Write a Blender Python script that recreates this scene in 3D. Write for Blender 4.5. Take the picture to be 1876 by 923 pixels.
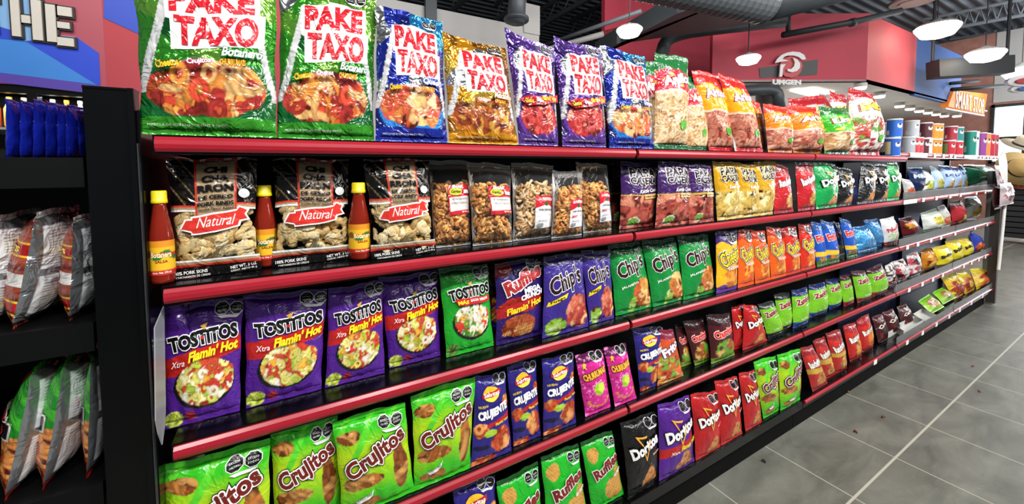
import bpy, bmesh, math, random
import numpy as np
from mathutils import Vector, Matrix

SC = bpy.context.scene
COL = SC.collection
for _o in list(bpy.data.objects):
    bpy.data.objects.remove(_o, do_unlink=True)

# ------------------------------------------------------------------ camera
CAM = np.array([0.2085, -0.9314, 1.3535])
YAW, PITCH, ROLL = 0.5212, 0.0519, -0.0048
FPX, PPX, PPY = 720.7566, 938.0, 344.75
FWD = np.array([math.sin(YAW) * math.cos(PITCH), math.cos(YAW) * math.cos(PITCH), -math.sin(PITCH)])
_r = np.array([math.cos(YAW), -math.sin(YAW), 0.0])
_u = np.cross(_r, FWD)
RGT = math.cos(ROLL) * _r + math.sin(ROLL) * _u
UPV = -math.sin(ROLL) * _r + math.cos(ROLL) * _u
cam_data = bpy.data.cameras.new('camera')
cam_data.sensor_fit = 'HORIZONTAL'
cam_data.sensor_width = 36.0
cam_data.lens = FPX * 36.0 / 1876.0
cam_data.shift_x = 0.0
cam_data.shift_y = (PPY - 461.5) / 1876.0
cam_data.clip_start = 0.02
cam_data.clip_end = 120
cam = bpy.data.objects.new('camera', cam_data)
COL.objects.link(cam)
M = Matrix(((RGT[0], UPV[0], -FWD[0], CAM[0]), (RGT[1], UPV[1], -FWD[1], CAM[1]),
            (RGT[2], UPV[2], -FWD[2], CAM[2]), (0, 0, 0, 1)))
cam.matrix_world = M
SC.camera = cam

def ray(x, y):
    return FWD + (x - PPX) / FPX * RGT + (PPY - y) / FPX * UPV
def onz(x, y, z):
    d = ray(x, y); return CAM + d * (z - CAM[2]) / d[2]
def ony(x, y, Y):
    d = ray(x, y); return CAM + d * (Y - CAM[1]) / d[1]
def onx(x, y, X):
    d = ray(x, y); return CAM + d * (X - CAM[0]) / d[0]
def atd(x, y, Z):
    return CAM + ray(x, y) * Z

# ------------------------------------------------------------------ world, lights, exposure
w = bpy.data.worlds.new('store_ambient'); SC.world = w
w.use_nodes = True
bgn = w.node_tree.nodes['Background']
bgn.inputs[0].default_value = (0.86, 0.93, 1.0, 1)
bgn.inputs[1].default_value = 0.16
SC.view_settings.view_transform = 'Standard'
SC.view_settings.look = 'None'
SC.view_settings.exposure = 0.0
SC.view_settings.gamma = 1.0
SC.view_settings.use_curve_mapping = False
try:
    SC.cycles.use_denoising = True
    SC.cycles.max_bounces = 6
    SC.cycles.transparent_max_bounces = 16
    SC.cycles.sample_clamp_indirect = 4.0
    SC.cycles.use_light_tree = True
    SC.cycles.caustics_reflective = False
    SC.cycles.caustics_refractive = False
except Exception:
    pass

def area(name, loc, target, size, size_y, power, col=(1, 1, 1)):
    L = bpy.data.lights.new(name, 'AREA')
    L.shape = 'RECTANGLE'; L.size = size; L.size_y = size_y
    L.energy = power; L.color = col
    o = bpy.data.objects.new(name, L); COL.objects.link(o)
    o.location = loc
    o.rotation_euler = (Vector(target) - Vector(loc)).to_track_quat('-Z', 'Y').to_euler()
    return o
BYC = 4.0
# ceiling luminaires over the aisle in front of the shelves
for lx in (-0.5, 0.9, 2.3, 3.7, 5.1):
    area('aisle_luminaire_light', (lx, -2.05, 3.2), (lx + 0.2, 0.1, 0.8), 0.50, 0.26, 52, (1.0, 0.98, 0.95))
area('front_fill_light', (2.5, -5.0, 4.2), (2.4, 0.2, 0.9), 5.0, 0.8, 75, (1.0, 0.98, 0.96))  # added fill light out of view, aimed at the shelf fronts
area('window_daylight', (13.9, -0.9, 1.9), (5, -1.0, 0.6), 2.4, 1.6, 150, (0.9, 0.95, 1.0))
area('far_wall_fill_light', (11.5, -1.0, 3.9), (14.5, 0.6, 2.4), 2.0, 0.6, 130, (0.95, 0.97, 1.0))  # added light that brightens the brick and grey far wall
area('bulkhead_fill_light', (8.4, -5.0, 3.9), (8.6, 1.4, 2.9), 4.0, 0.8, 190, (1.0, 0.97, 0.94))  # unseen fill, set far back to light the bulkhead evenly
area('kitchen_fill_light', (8.6, 2.8, 2.40), (8.6, 2.8, 0.0), 4.0, 1.6, 45, (1.0, 0.98, 0.95))  # added area light brightening the space under the soffit
area('soffit_fill_light', (8.6, 2.6, 1.2), (8.6, 2.6, 2.6), 4.0, 1.6, 25, (1.0, 0.98, 0.95))  # added upward fill for the soffit, no fixture there
area('cooler_lamp', (-1.7, BYC + .12, 1.99), (-1.7, BYC + .3, 0.5), 1.6, .06, 9, (0.95, 0.98, 1.0))
area('back_aisle_light', (-0.8, 1.9, 3.9), (-1.0, 4.0, 2.4), 3.2, 0.5, 55, (1.0, 0.97, 0.95))
area('back_hall_light', (3.6, 1.6, 3.6), (3.6, 4.0, 3.0), 3.2, 0.5, 40, (1.0, 0.97, 0.95))

# ------------------------------------------------------------------ colour and materials
def lin(h):
    if not isinstance(h, str):
        return tuple(h)[:3]
    h = h.lstrip('#')
    o = []
    for i in (0, 2, 4):
        c = int(h[i:i + 2], 16) / 255
        o.append(c / 12.92 if c <= 0.04045 else ((c + 0.055) / 1.055) ** 2.4)
    return tuple(o)

def new_mat(name):
    m = bpy.data.materials.new(name); m.use_nodes = True
    return m, m.node_tree, m.node_tree.nodes['Principled BSDF']

ORD = ['first', 'second', 'third', 'fourth', 'fifth', 'sixth']
MATS = {}
def solid(name, col, rough=0.5, metal=0.0, emis=0.0, var=0.0, bump=0.0, bscale=60.0, spec=0.5):
    if name in MATS: return MATS[name]
    m, nt, b = new_mat(name)
    c = (*lin(col), 1)
    b.inputs['Base Color'].default_value = c
    b.inputs['Roughness'].default_value = rough
    b.inputs['Metallic'].default_value = metal
    b.inputs['Specular IOR Level'].default_value = spec
    if emis:
        b.inputs['Emission Color'].default_value = c
        b.inputs['Emission Strength'].default_value = emis
    tc = nt.nodes.new('ShaderNodeTexCoord')
    nz = nt.nodes.new('ShaderNodeTexNoise'); nz.inputs['Scale'].default_value = bscale
    nz.inputs['Detail'].default_value = 3
    nt.links.new(tc.outputs['Object'], nz.inputs['Vector'])
    if var:
        mx = nt.nodes.new('ShaderNodeMixRGB'); mx.blend_type = 'MULTIPLY'
        mx.inputs[1].default_value = c
        rp = nt.nodes.new('ShaderNodeMapRange')
        rp.inputs[1].default_value = 0.3; rp.inputs[2].default_value = 0.7
        rp.inputs[3].default_value = 1 - var; rp.inputs[4].default_value = 1 + var
        nt.links.new(nz.outputs['Fac'], rp.inputs[0])
        mx.inputs[0].default_value = 1
        nt.links.new(rp.outputs[0], mx.inputs[2]); nt.links.new(mx.outputs[0], b.inputs['Base Color'])
    if bump:
        bp = nt.nodes.new('ShaderNodeBump'); bp.inputs['Strength'].default_value = bump
        bp.inputs['Distance'].default_value = 0.004
        nt.links.new(nz.outputs['Fac'], bp.inputs['Height']); nt.links.new(bp.outputs[0], b.inputs['Normal'])
    MATS[name] = m
    return m

def print_mat(name, rough, bump, scale, clear=False, coat=0.0):
    """printed film: colour attribute Col (alpha = foil share), crinkle bump; clear = see-through where attribute Opac is low"""
    m, nt, b = new_mat(name)
    N, L = nt.nodes, nt.links
    at = N.new('ShaderNodeAttribute'); at.attribute_name = 'Col'
    L.new(at.outputs['Color'], b.inputs['Base Color']); L.new(at.outputs['Alpha'], b.inputs['Metallic'])
    b.inputs['Roughness'].default_value = rough
    b.inputs['Coat Weight'].default_value = coat
    b.inputs['Coat Roughness'].default_value = 0.08
    tc = N.new('ShaderNodeTexCoord')
    if bump:
        nz = N.new('ShaderNodeTexNoise'); nz.inputs['Scale'].default_value = scale
        nz.inputs['Detail'].default_value = 2.5; nz.inputs['Distortion'].default_value = 1.2
        vo = N.new('ShaderNodeTexVoronoi'); vo.inputs['Scale'].default_value = scale * 0.7
        L.new(tc.outputs['Object'], nz.inputs['Vector']); L.new(nz.outputs['Color'], vo.inputs['Vector'])
        vo.inputs['Scale'].default_value = 3.0
        ad = N.new('ShaderNodeMath'); ad.operation = 'ADD'
        L.new(nz.outputs['Fac'], ad.inputs[0]); L.new(vo.outputs['Distance'], ad.inputs[1])
        bp = N.new('ShaderNodeBump'); bp.inputs['Strength'].default_value = bump
        bp.inputs['Distance'].default_value = 0.006
        L.new(ad.outputs[0], bp.inputs['Height']); L.new(bp.outputs[0], b.inputs['Normal'])
        L.new(bp.outputs[0], b.inputs['Coat Normal'])
    if clear:
        op = N.new('ShaderNodeAttribute'); op.attribute_name = 'Opac'
        tr = N.new('ShaderNodeBsdfTransparent')
        fr = N.new('ShaderNodeFresnel'); fr.inputs['IOR'].default_value = 1.25
        if bump: L.new(bp.outputs[0], fr.inputs['Normal'])
        mxm = N.new('ShaderNodeMath'); mxm.operation = 'MAXIMUM'
        L.new(op.outputs['Fac'], mxm.inputs[0]); L.new(fr.outputs[0], mxm.inputs[1])
        ms = N.new('ShaderNodeMixShader')
        out = N['Material Output']
        L.new(mxm.outputs[0], ms.inputs[0]); L.new(tr.outputs[0], ms.inputs[1]); L.new(b.outputs[0], ms.inputs[2])
        L.new(ms.outputs[0], out.inputs['Surface'])
    MATS[name] = m
    return m

FILM = print_mat('printed_film', 0.25, 0.38, 26, coat=0.2)
FOIL = print_mat('printed_foil', 0.15, 0.95, 20, coat=0.3)
CLEAR = print_mat('clear_film', 0.16, 0.5, 22, clear=True)
MATTEP = print_mat('printed_paint', 0.5, 0, 1)
FOODM = print_mat('fried_food', 0.55, 0.3, 90)

BLACK = solid('black_powder_coat', '#0a0b0c', 0.4, bump=0.05, bscale=900, var=0.06, spec=0.22)
BLACKG = solid('black_gloss_metal', '#060708', 0.2, var=0.08, bscale=12, spec=0.3)
REDR = solid('red_price_rail', '#a01d2c', 0.24, var=0.05, bscale=14)
WHITE = solid('white_card', '#e9e9e6', 0.5, var=0.03)
NAVY = solid('navy_back_panel', '#16245a', 0.45, var=0.08, bscale=5)
GREYP = solid('grey_plastic', '#8b8d8e', 0.35, var=0.05)

# ------------------------------------------------------------------ objects
def tag(o, label, cat, group=None, kind=None):
    o['label'] = label; o['category'] = cat
    if group: o['group'] = group
    if kind: o['kind'] = kind
    return o

class MB:
    """collects geometry with vertex colours, becomes ONE mesh object"""
    def __init__(s):
        s.v = []; s.f = []; s.c = []; s.o = []; s.n = 0
    def add(s, V, F, col=(1, 1, 1, 0), opac=1.0):
        V = np.asarray(V, float).reshape(-1, 3)
        n = len(V)
        c = np.asarray(col, float)
        if c.ndim == 1:
            if len(c) == 3: c = np.append(c, 0)
            c = np.tile(c, (n, 1))
        o = np.asarray(opac, float)
        if o.ndim == 0: o = np.full(n, float(o))
        s.v.append(V); s.c.append(c); s.o.append(o)
        k = s.n
        s.f += [tuple(i + k for i in f) for f in F]
        s.n += n
    def box(s, a, b, col=(1, 1, 1, 0)):
        a, b = np.minimum(a, b), np.maximum(a, b)
        V = [(x, y, z) for x in (a[0], b[0]) for y in (a[1], b[1]) for z in (a[2], b[2])]
        s.add(V, [(0, 1, 3, 2), (4, 6, 7, 5), (0, 4, 5, 1), (2, 3, 7, 6), (0, 2, 6, 4), (1, 5, 7, 3)], col)
        return s
    def prism(s, P, ext, col=(1, 1, 1, 0)):
        P = np.asarray(P, float); n = len(P); e = np.asarray(ext, float)
        V = np.vstack([P, P + e])
        F = [tuple(range(n))[::-1], tuple(range(n, 2 * n))] + [(i, (i + 1) % n, n + (i + 1) % n, n + i) for i in range(n)]
        s.add(V, F, col); return s
    def tube(s, P, r, seg=12, col=(1, 1, 1, 0), cap=True):
        P = [Vector(p) for p in P]; m = len(P)
        rr = r if hasattr(r, '__len__') else [r] * m
        V = []; F = []; ref = None
        for i in range(m):
            t = (P[min(i + 1, m - 1)] - P[max(i - 1, 0)]).normalized()
            if ref is None:
                ref = t.orthogonal().normalized()
            ref = (ref - t * ref.dot(t)).normalized()
            b = t.cross(ref)
            for k in range(seg):
                a = 2 * math.pi * k / seg
                V.append(tuple(P[i] + rr[i] * (math.cos(a) * ref + math.sin(a) * b)))
        for i in range(m - 1):
            for k in range(seg):
                F.append((i * seg + k, i * seg + (k + 1) % seg, (i + 1) * seg + (k + 1) % seg, (i + 1) * seg + k))
        if cap:
            F.append(tuple(range(seg))[::-1]); F.append(tuple((m - 1) * seg + k for k in range(seg)))
        s.add(V, F, col); return s
    def lathe(s, prof, seg=24, col=(1, 1, 1, 0), org=(0, 0, 0)):
        V = []; F = []; m = len(prof)
        for (r, z) in prof:
            for k in range(seg):
                a = 2 * math.pi * k / seg
                V.append((org[0] + r * math.cos(a), org[1] + r * math.sin(a), org[2] + z))
        for i in range(m - 1):
            for k in range(seg):
                F.append((i * seg + k, i * seg + (k + 1) % seg, (i + 1) * seg + (k + 1) % seg, (i + 1) * seg + k))
        F.append(tuple(range(seg))[::-1]); F.append(tuple((m - 1) * seg + k for k in range(seg)))
        s.add(V, F, col); return s
    def build(s, name, mat, parent=None, loc=(0, 0, 0), smooth=False, shift=False):
        V = np.vstack(s.v)
        if shift: V = V - np.asarray(loc)
        me = bpy.data.meshes.new(name)
        me.from_pydata(V.tolist(), [], s.f)
        at = me.color_attributes.new('Col', 'FLOAT_COLOR', 'POINT')
        at.data.foreach_set('color', np.vstack(s.c).astype(np.float32).ravel())
        oa = me.attributes.new('Opac', 'FLOAT', 'POINT')
        oa.data.foreach_set('value', np.concatenate(s.o).astype(np.float32))
        me.materials.append(mat)
        if smooth: me.polygons.foreach_set('use_smooth', [True] * len(me.polygons))
        me.update()
        o = bpy.data.objects.new(name, me); COL.objects.link(o)
        o.location = loc
        if parent is not None: o.parent = parent
        return o

def empty(name, loc, rz=0.0):
    o = bpy.data.objects.new(name, None); COL.objects.link(o)
    o.location = loc; o.rotation_euler = (0, 0, rz); o.empty_display_size = 0.05
    return o

def struct(name, mb, mat):
    o = mb.build(name, mat); o['kind'] = 'structure'
    return o
# ------------------------------------------------------------------ flat shapes and lettering, normalised
_TC = {}
def _curve_mesh(body, off, res):
    cu = bpy.data.curves.new('lettering', 'FONT')
    cu.body = body; cu.size = 1.0; cu.offset = off; cu.resolution_u = res
    cu.space_character = 1.0 + 1.2 * max(0, _curve_mesh.track)
    ob = bpy.data.objects.new('lettering', cu); COL.objects.link(ob)
    bpy.context.view_layer.update()
    ev = ob.evaluated_get(bpy.context.evaluated_depsgraph_get())
    me = ev.to_mesh()
    V = np.array([v.co[:] for v in me.vertices]) if len(me.vertices) else np.zeros((0, 3))
    F = [tuple(p.vertices) for p in me.polygons]
    ev.to_mesh_clear()
    bpy.data.objects.remove(ob, do_unlink=True); bpy.data.curves.remove(cu)
    return V, F
_curve_mesh.track = 0.0

def cut_grid(V, F, xs, ys):
    bm = bmesh.new()
    vs = [bm.verts.new((p[0], p[1], 0)) for p in V]
    for f in F:
        try: bm.faces.new([vs[i] for i in f])
        except ValueError: pass
    bmesh.ops.dissolve_degenerate(bm, dist=1e-6, edges=bm.edges[:])
    for ax, cs in ((0, xs), (1, ys)):
        for c in cs:
            co = [0, 0, 0]; co[ax] = c; no = [0, 0, 0]; no[ax] = 1
            bmesh.ops.bisect_plane(bm, geom=bm.verts[:] + bm.edges[:] + bm.faces[:], plane_co=co, plane_no=no, dist=1e-6)
    bmesh.ops.triangulate(bm, faces=[f for f in bm.faces if len(f.verts) > 4])
    bm.verts.index_update()
    V2 = np.array([v.co[:2] for v in bm.verts]); F2 = [tuple(v.index for v in f.verts) for f in bm.faces]
    bm.free()
    return V2, F2

def text_geo(body, bold, out, nx, ny, res=3, track=0.0):
    """unit box lettering; out = outline growth (of the type size)"""
    k = (body, bold, out, nx, ny, res, track)
    if k in _TC: return _TC[k]
    kb = ('bb', body, bold, track)
    _curve_mesh.track = track
    if kb not in _TC:
        V, F = _curve_mesh(body, bold, 2)
        _TC[kb] = (V[:, :2].min(0), V[:, :2].max(0))
    lo, hi = _TC[kb]
    V, F = _curve_mesh(body, bold + out, res)
    V = (V[:, :2] - lo) / (hi - lo) - 0.5
    _TC[k] = cut_grid(V, F, [i / nx - 0.5 for i in range(0, nx + 1)], [i / ny - 0.5 for i in range(0, ny + 1)])
    return _TC[k]

def poly_geo(pts, step):
    k = ('poly', tuple(pts), step)
    if k in _TC: return _TC[k]
    P = np.array(pts, float)
    lo, hi = P.min(0), P.max(0)
    xs = np.arange(lo[0] + step, hi[0], step); ys = np.arange(lo[1] + step, hi[1], step)
    _TC[k] = cut_grid(P, [tuple(range(len(P)))], xs, ys)
    return _TC[k]

def ell(cu, cv, ru, rv, n=22, a0=0, a1=2 * math.pi):
    return tuple((round(cu + ru * math.cos(a0 + (a1 - a0) * i / n), 4), round(cv + rv * math.sin(a0 + (a1 - a0) * i / n), 4)) for i in range(n))

# item makers -------------------------------------------------------
def T(body, cu, cv, w, h, col, rot=0, bold=0.02, shear=0.0, out=(), arc=0.0, metal=0.0, track=0.0):
    return dict(k='t', s=body, cu=cu, cv=cv, w=w, h=h, col=lin(col), rot=rot, bold=bold, shear=shear,
                out=[(lin(c), o) for c, o in out], arc=arc, metal=metal, track=track)
def P(pts, col, metal=0.0):
    return dict(k='p', pts=tuple(pts), col=lin(col), metal=metal)
def E(cu, cv, ru, rv, col, n=22):
    return P(ell(cu, cv, ru, rv, n), col)
def octs(cu, cv, r, asp, words=True, n=2):
    """warning octagons: white backing, black octagons, small white words; asp = width/height of the bag"""
    it = []
    for j in range(n):
        x = cu + j * r * 2.15
        o = lambda q: [(round(x + q * r * math.cos(math.pi / 8 + i * math.pi / 4), 4), round(cv + q * r * asp * math.sin(math.pi / 8 + i * math.pi / 4), 4)) for i in range(8)]
        it.append(P(o(1.13), '#e8e8e8')); it.append(P(o(1.0), '#0b0b0b'))
        if words:
            it.append(T('EXCESO', x, cv + 0.25 * r * asp, 1.25 * r, 0.32 * r * asp, '#e8e8e8', bold=0.0))
            it.append(T(('CALORÍAS', 'SODIO')[j], x, cv - 0.25 * r * asp, 1.3 * r, 0.32 * r * asp, '#e8e8e8', bold=0.0))
    it.append(P([(cu - r * 0.6, cv - r * asp * 1.05), (cu + r * 2.7, cv - r * asp * 1.05), (cu + r * 2.2, cv - r * asp * 1.5), (cu, cv - r * asp * 1.5)], '#dcdcdc'))
    return it

# raster-like print painted per vertex ------------------------------
def vnoise(U, V, fx, fy, seed):
    g = np.random.RandomState(seed).rand(64, 64)
    x = U * fx; y = V * fy
    i = np.floor(x).astype(int); j = np.floor(y).astype(int)
    a = x - i; b = y - j; a = a * a * (3 - 2 * a); b = b * b * (3 - 2 * b)
    g2 = lambda p, q: g[p % 64, q % 64]
    return (g2(i, j) * (1 - a) + g2(i + 1, j) * a) * (1 - b) + (g2(i, j + 1) * (1 - a) + g2(i + 1, j + 1) * a) * b

def cells(U, V, n, seed, asp=1.0):
    r = np.random.RandomState(seed); p = r.rand(n, 2)
    sh = U.shape; u = U.ravel(); v = V.ravel()
    d = (u[:, None] - p[None, :, 0]) ** 2 * asp * asp + (v[:, None] - p[None, :, 1]) ** 2
    o = np.argpartition(d, 1, axis=1)[:, :2]
    dd = np.take_along_axis(d, o, 1); s = dd[:, 0] > dd[:, 1]
    o[s] = o[s][:, ::-1]; dd[s] = dd[s][:, ::-1]
    return o[:, 0].reshape(sh), np.sqrt(dd[:, 0]).reshape(sh), np.sqrt(dd[:, 1]).reshape(sh)

def paint(A, mask, col, metal=0.0):
    c = np.array([*lin(col), metal])
    m = np.clip(np.asarray(mask, float), 0, 1)[..., None]
    A[...] = A * (1 - m) + c * m

def food(A, mask, U, V, pal, n, seed, asp=0.7, edge='#5a1a10', ring=None, kinds=('blob', 'blob', 'ring'), big=1.0):
    """printed picture of snacks: overlapping rings, strips, triangles and lumps"""
    mask = np.clip(np.asarray(mask, float), 0, 1)
    if mask.max() <= 0: return
    R = random.Random(seed)
    u, v = U[0], V[:, 0]
    m3 = mask[..., None]
    A[..., :3] = A[..., :3] * (1 - m3) + np.array(lin(edge)) * m3
    A[..., 3] = A[..., 3] * (1 - mask)
    jj, ii = np.where(mask > .5)
    if len(jj) == 0: return
    full = max(1e-4, (u[ii].max() - u[ii].min()) * (v[jj].max() - v[jj].min())) * 0.8 * asp
    s0 = math.sqrt(full / n) * 0.95 * big
    P_ = [lin(c) for c in pal]
    for k in range(int(n * 2.1)):
        t = R.randrange(len(jj)); cu, cv = u[ii[t]], v[jj[t]]
        s = s0 * R.uniform(.7, 1.25); kd = R.choice(kinds)
        ext = s * (2.1 if kd in ('strip', 'twist') else 1.15)
        i0, i1 = np.searchsorted(u, (cu - ext / asp, cu + ext / asp)); j0, j1 = np.searchsorted(v, (cv - ext, cv + ext))
        if i1 - i0 < 1 or j1 - j0 < 1: continue
        x = (U[j0:j1, i0:i1] - cu) * asp; y = V[j0:j1, i0:i1] - cv
        a = R.uniform(0, 3.14); x, y = x * math.cos(a) + y * math.sin(a), -x * math.sin(a) + y * math.cos(a)
        if kd == 'ring':
            q = np.hypot(x / s, y / (s * R.uniform(.6, 1))); d = np.abs(q - .68) / .32
        elif kd in ('strip', 'twist'):
            y = y + R.uniform(-.5, .5) * x * x / s; d = np.maximum(np.abs(y) / (s * .42), np.abs(x) / (s * 1.9))
        elif kd == 'tri':
            d = np.maximum(np.maximum(y / (s * .6), (-y + 1.7 * x) / (s * 1.2)), (-y - 1.7 * x) / (s * 1.2)) ** 1
            d = np.maximum(d, np.hypot(x, y) / (s * 1.15))
        else:
            d = np.hypot(x / s, y / (s * R.uniform(.55, .95))) + .25 * np.sin(np.arctan2(y, x) * 3 + k)
        c = np.array(R.choice(P_)) * R.uniform(.8, 1.2)
        lum = (1.15 - .55 * d.clip(0, 1) ** 2) + .12 * (y / s)
        if kd == 'twist': lum = lum * (.8 + .25 * np.sin((x + y * .7) / s * 7))
        C = c * lum[..., None].clip(.2, 1.5)
        w = ((1.0 - d) / .12).clip(0, 1) * mask[j0:j1, i0:i1]
        A[j0:j1, i0:i1, :3] = A[j0:j1, i0:i1, :3] * (1 - w[..., None]) + C * w[..., None]

def inell(U, V, cu, cv, ru, rv, wob=0.0, seed=1):
    q = ((U - cu) / ru) ** 2 + ((V - cv) / rv) ** 2
    if wob: q = q + wob * (vnoise(U, V, 9, 9, seed) - 0.5)
    return (q < 1).astype(float)

def flat(U, col, metal=0.0):
    A = np.empty(U.shape + (4,)); A[...] = (*lin(col), metal); return A

# ------------------------------------------------------------------ bags
ZS = [1.4165, 1.1365, 0.8280, 0.5220, 0.1755]          # shelf surfaces, top to bottom
RAILY = [0.0, 0.0081, 0.0196, 0.0254, 0.0082]

def quad_on(px4, row, Y=None, lean=5.0, zs=None):
    TL, TR, BR, BL = px4
    z0 = ZS[row] if zs is None else zs
    mx, my = (BL[0] + BR[0]) / 2, (BL[1] + BR[1]) / 2
    if Y is None:
        Y = min(max(onz(mx, my, z0)[1], RAILY[row] + 0.012), 0.2)
    k = math.tan(math.radians(lean))
    def hit(q):
        d = ray(*q)
        t = (Y + k * (CAM[2] - z0) - CAM[1]) / (d[1] - k * d[2])
        return CAM + t * d
    p = [hit(q) for q in (TL, TR, BR, BL)]
    if p[2][0] > 3.7 and zs is None and row > 0 and Y < RAILY[row] + .05:
        return quad_on(px4, row, RAILY[row] + .05, lean, zs)
    if row > 0 and zs is None:
        for i in (0, 1): p[i][2] = min(p[i][2], ZS[row - 1] - .040)
    for i in (2, 3): p[i][2] = z0 + 0.0015; p[i][1] = Y
    return p

class Bag:
    def __init__(s, quad, seed, thick=None, seals=(0.05, 0.06), pinch=0.035, crump=1.0, backf=0.8):
        s.TL, s.TR, s.BR, s.BL = [np.asarray(q, float) for q in quad]
        s.W = (np.linalg.norm(s.TR - s.TL) + np.linalg.norm(s.BR - s.BL)) / 2
        s.H = (np.linalg.norm(s.TL - s.BL) + np.linalg.norm(s.TR - s.BR)) / 2
        n = np.cross(s.BR - s.BL, (s.TL + s.TR) / 2 - (s.BL + s.BR) / 2); s.n = n / np.linalg.norm(n)
        s.T = thick if thick is not None else min(0.17 * s.W, 0.03)
        s.sb, s.st = seals; s.seed = seed; s.pinch = pinch; s.backf = backf
        r = np.random.RandomState(seed); s.ph = r.rand(8) * 6.28
        s.A = 0.020 * s.W * crump
    def mid(s, u, v):
        x = np.clip((v - s.sb) / (1 - s.st - s.sb), 0, 1)
        uu = 0.5 + (u - 0.5) * (1 - s.pinch * np.sin(np.pi * x)) + 0.006 * np.sin(v * 17 + s.ph[0]) * np.abs(2 * u - 1) ** 2
        vv = v + 0.010 * np.sin(u * 7 + s.ph[1]) * v + 0.004 * np.sin(u * 19 + s.ph[2]) * v
        a = (1 - uu) * (1 - vv); b = uu * (1 - vv); c = uu * vv; d = (1 - uu) * vv
        return a[..., None] * s.BL + b[..., None] * s.BR + c[..., None] * s.TR + d[..., None] * s.TL
    def off(s, u, v):
        x = np.clip((v - s.sb) / (1 - s.st - s.sb), 0, 1)
        g = (4 * x ** 0.88 * (1 - x ** 0.88)).clip(0, 1) ** 0.5
        f = (1 - np.abs(2 * u - 1).clip(0, 1) ** 2.4) ** 0.75
        w = np.sin(6.28 * (5.2 * u) + s.ph[3] + 3 * v) * np.exp(-x / 0.13) + np.sin(6.28 * (4.3 * u) + s.ph[4]) * np.exp(-(1 - x) / 0.15)
        w2 = vnoise(u + s.ph[5], v + s.ph[6], 4.5, 5.5, s.seed % 97) - 0.5
        w3 = vnoise(u + v * 0.5 + s.ph[6], v - u * 0.4 + s.ph[5], 9, 6, s.seed % 89) - 0.5
        return s.T * g * f + s.A * f * (0.35 + 0.65 * g) * (0.8 * w + 1.5 * w2 + 0.8 * w3)
    def front(s, u, v, lift=0.0):
        u = np.asarray(u, float); v = np.asarray(v, float)
        return s.mid(u, v) + (np.maximum(s.off(u, v), -0.2 * s.T) + lift)[..., None] * s.n
    def back(s, u, v):
        return s.mid(u, v) - (s.backf * np.abs(s.off(u, v)))[..., None] * s.n

def gridF(nu, nv, flip=False):
    F = []
    for j in range(nv):
        for i in range(nu):
            a = j * (nu + 1) + i
            q = (a, a + 1, a + nu + 2, a + nu + 1)
            F.append(q[::-1] if flip else q)
    return F

def put_items(mb, bag, items, pxw, org, base_lift=0.0007):
    lay = 0
    dl = max(0.0004, 0.0042 * bag.W)
    b0 = max(base_lift, 0.005 * bag.W)
    for it in items:
        if it['k'] == 'p':
            V, F = poly_geo(it['pts'], 0.02 if pxw > 70 else 0.05)
            mb.add(bag.front(V[:, 0].clip(0.003, .997), V[:, 1].clip(0.003, .997), b0 + lay * dl) - org, F, (*it['col'], it['metal']), 1.0)
            lay += 1
        else:
            wpx = it['w'] * pxw
            if wpx < 5: continue
            fin = 2.6 if pxw > 70 else 1.0
            nx = max(2, int(it['w'] * 16 * fin)); ny = max(1, int(it['h'] * 14 * fin))
            res = 3 if wpx > 60 else (2 if wpx > 25 else 1)
            for col, o in list(it['out']) + [(it['col'], 0.0)]:
                V, F = text_geo(it['s'], it['bold'], o, nx, ny, res, it['track'])
                x = V[:, 0] * it['w'] * bag.W; y = V[:, 1] * it['h'] * bag.H
                y = y + it['arc'] * bag.H * (4 * V[:, 0] ** 2 - 0.5)
                x = x + it['shear'] * y
                a = math.radians(it['rot'])
                X = x * math.cos(a) - y * math.sin(a); Y = x * math.sin(a) + y * math.cos(a)
                uu = (it['cu'] + X / bag.W).clip(0.003, .997); vv = (it['cv'] + Y / bag.H).clip(0.003, .997)
                mb.add(bag.front(uu, vv, b0 + lay * dl) - org, F, (*col, it['metal']), 1.0)
                lay += 1

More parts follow.
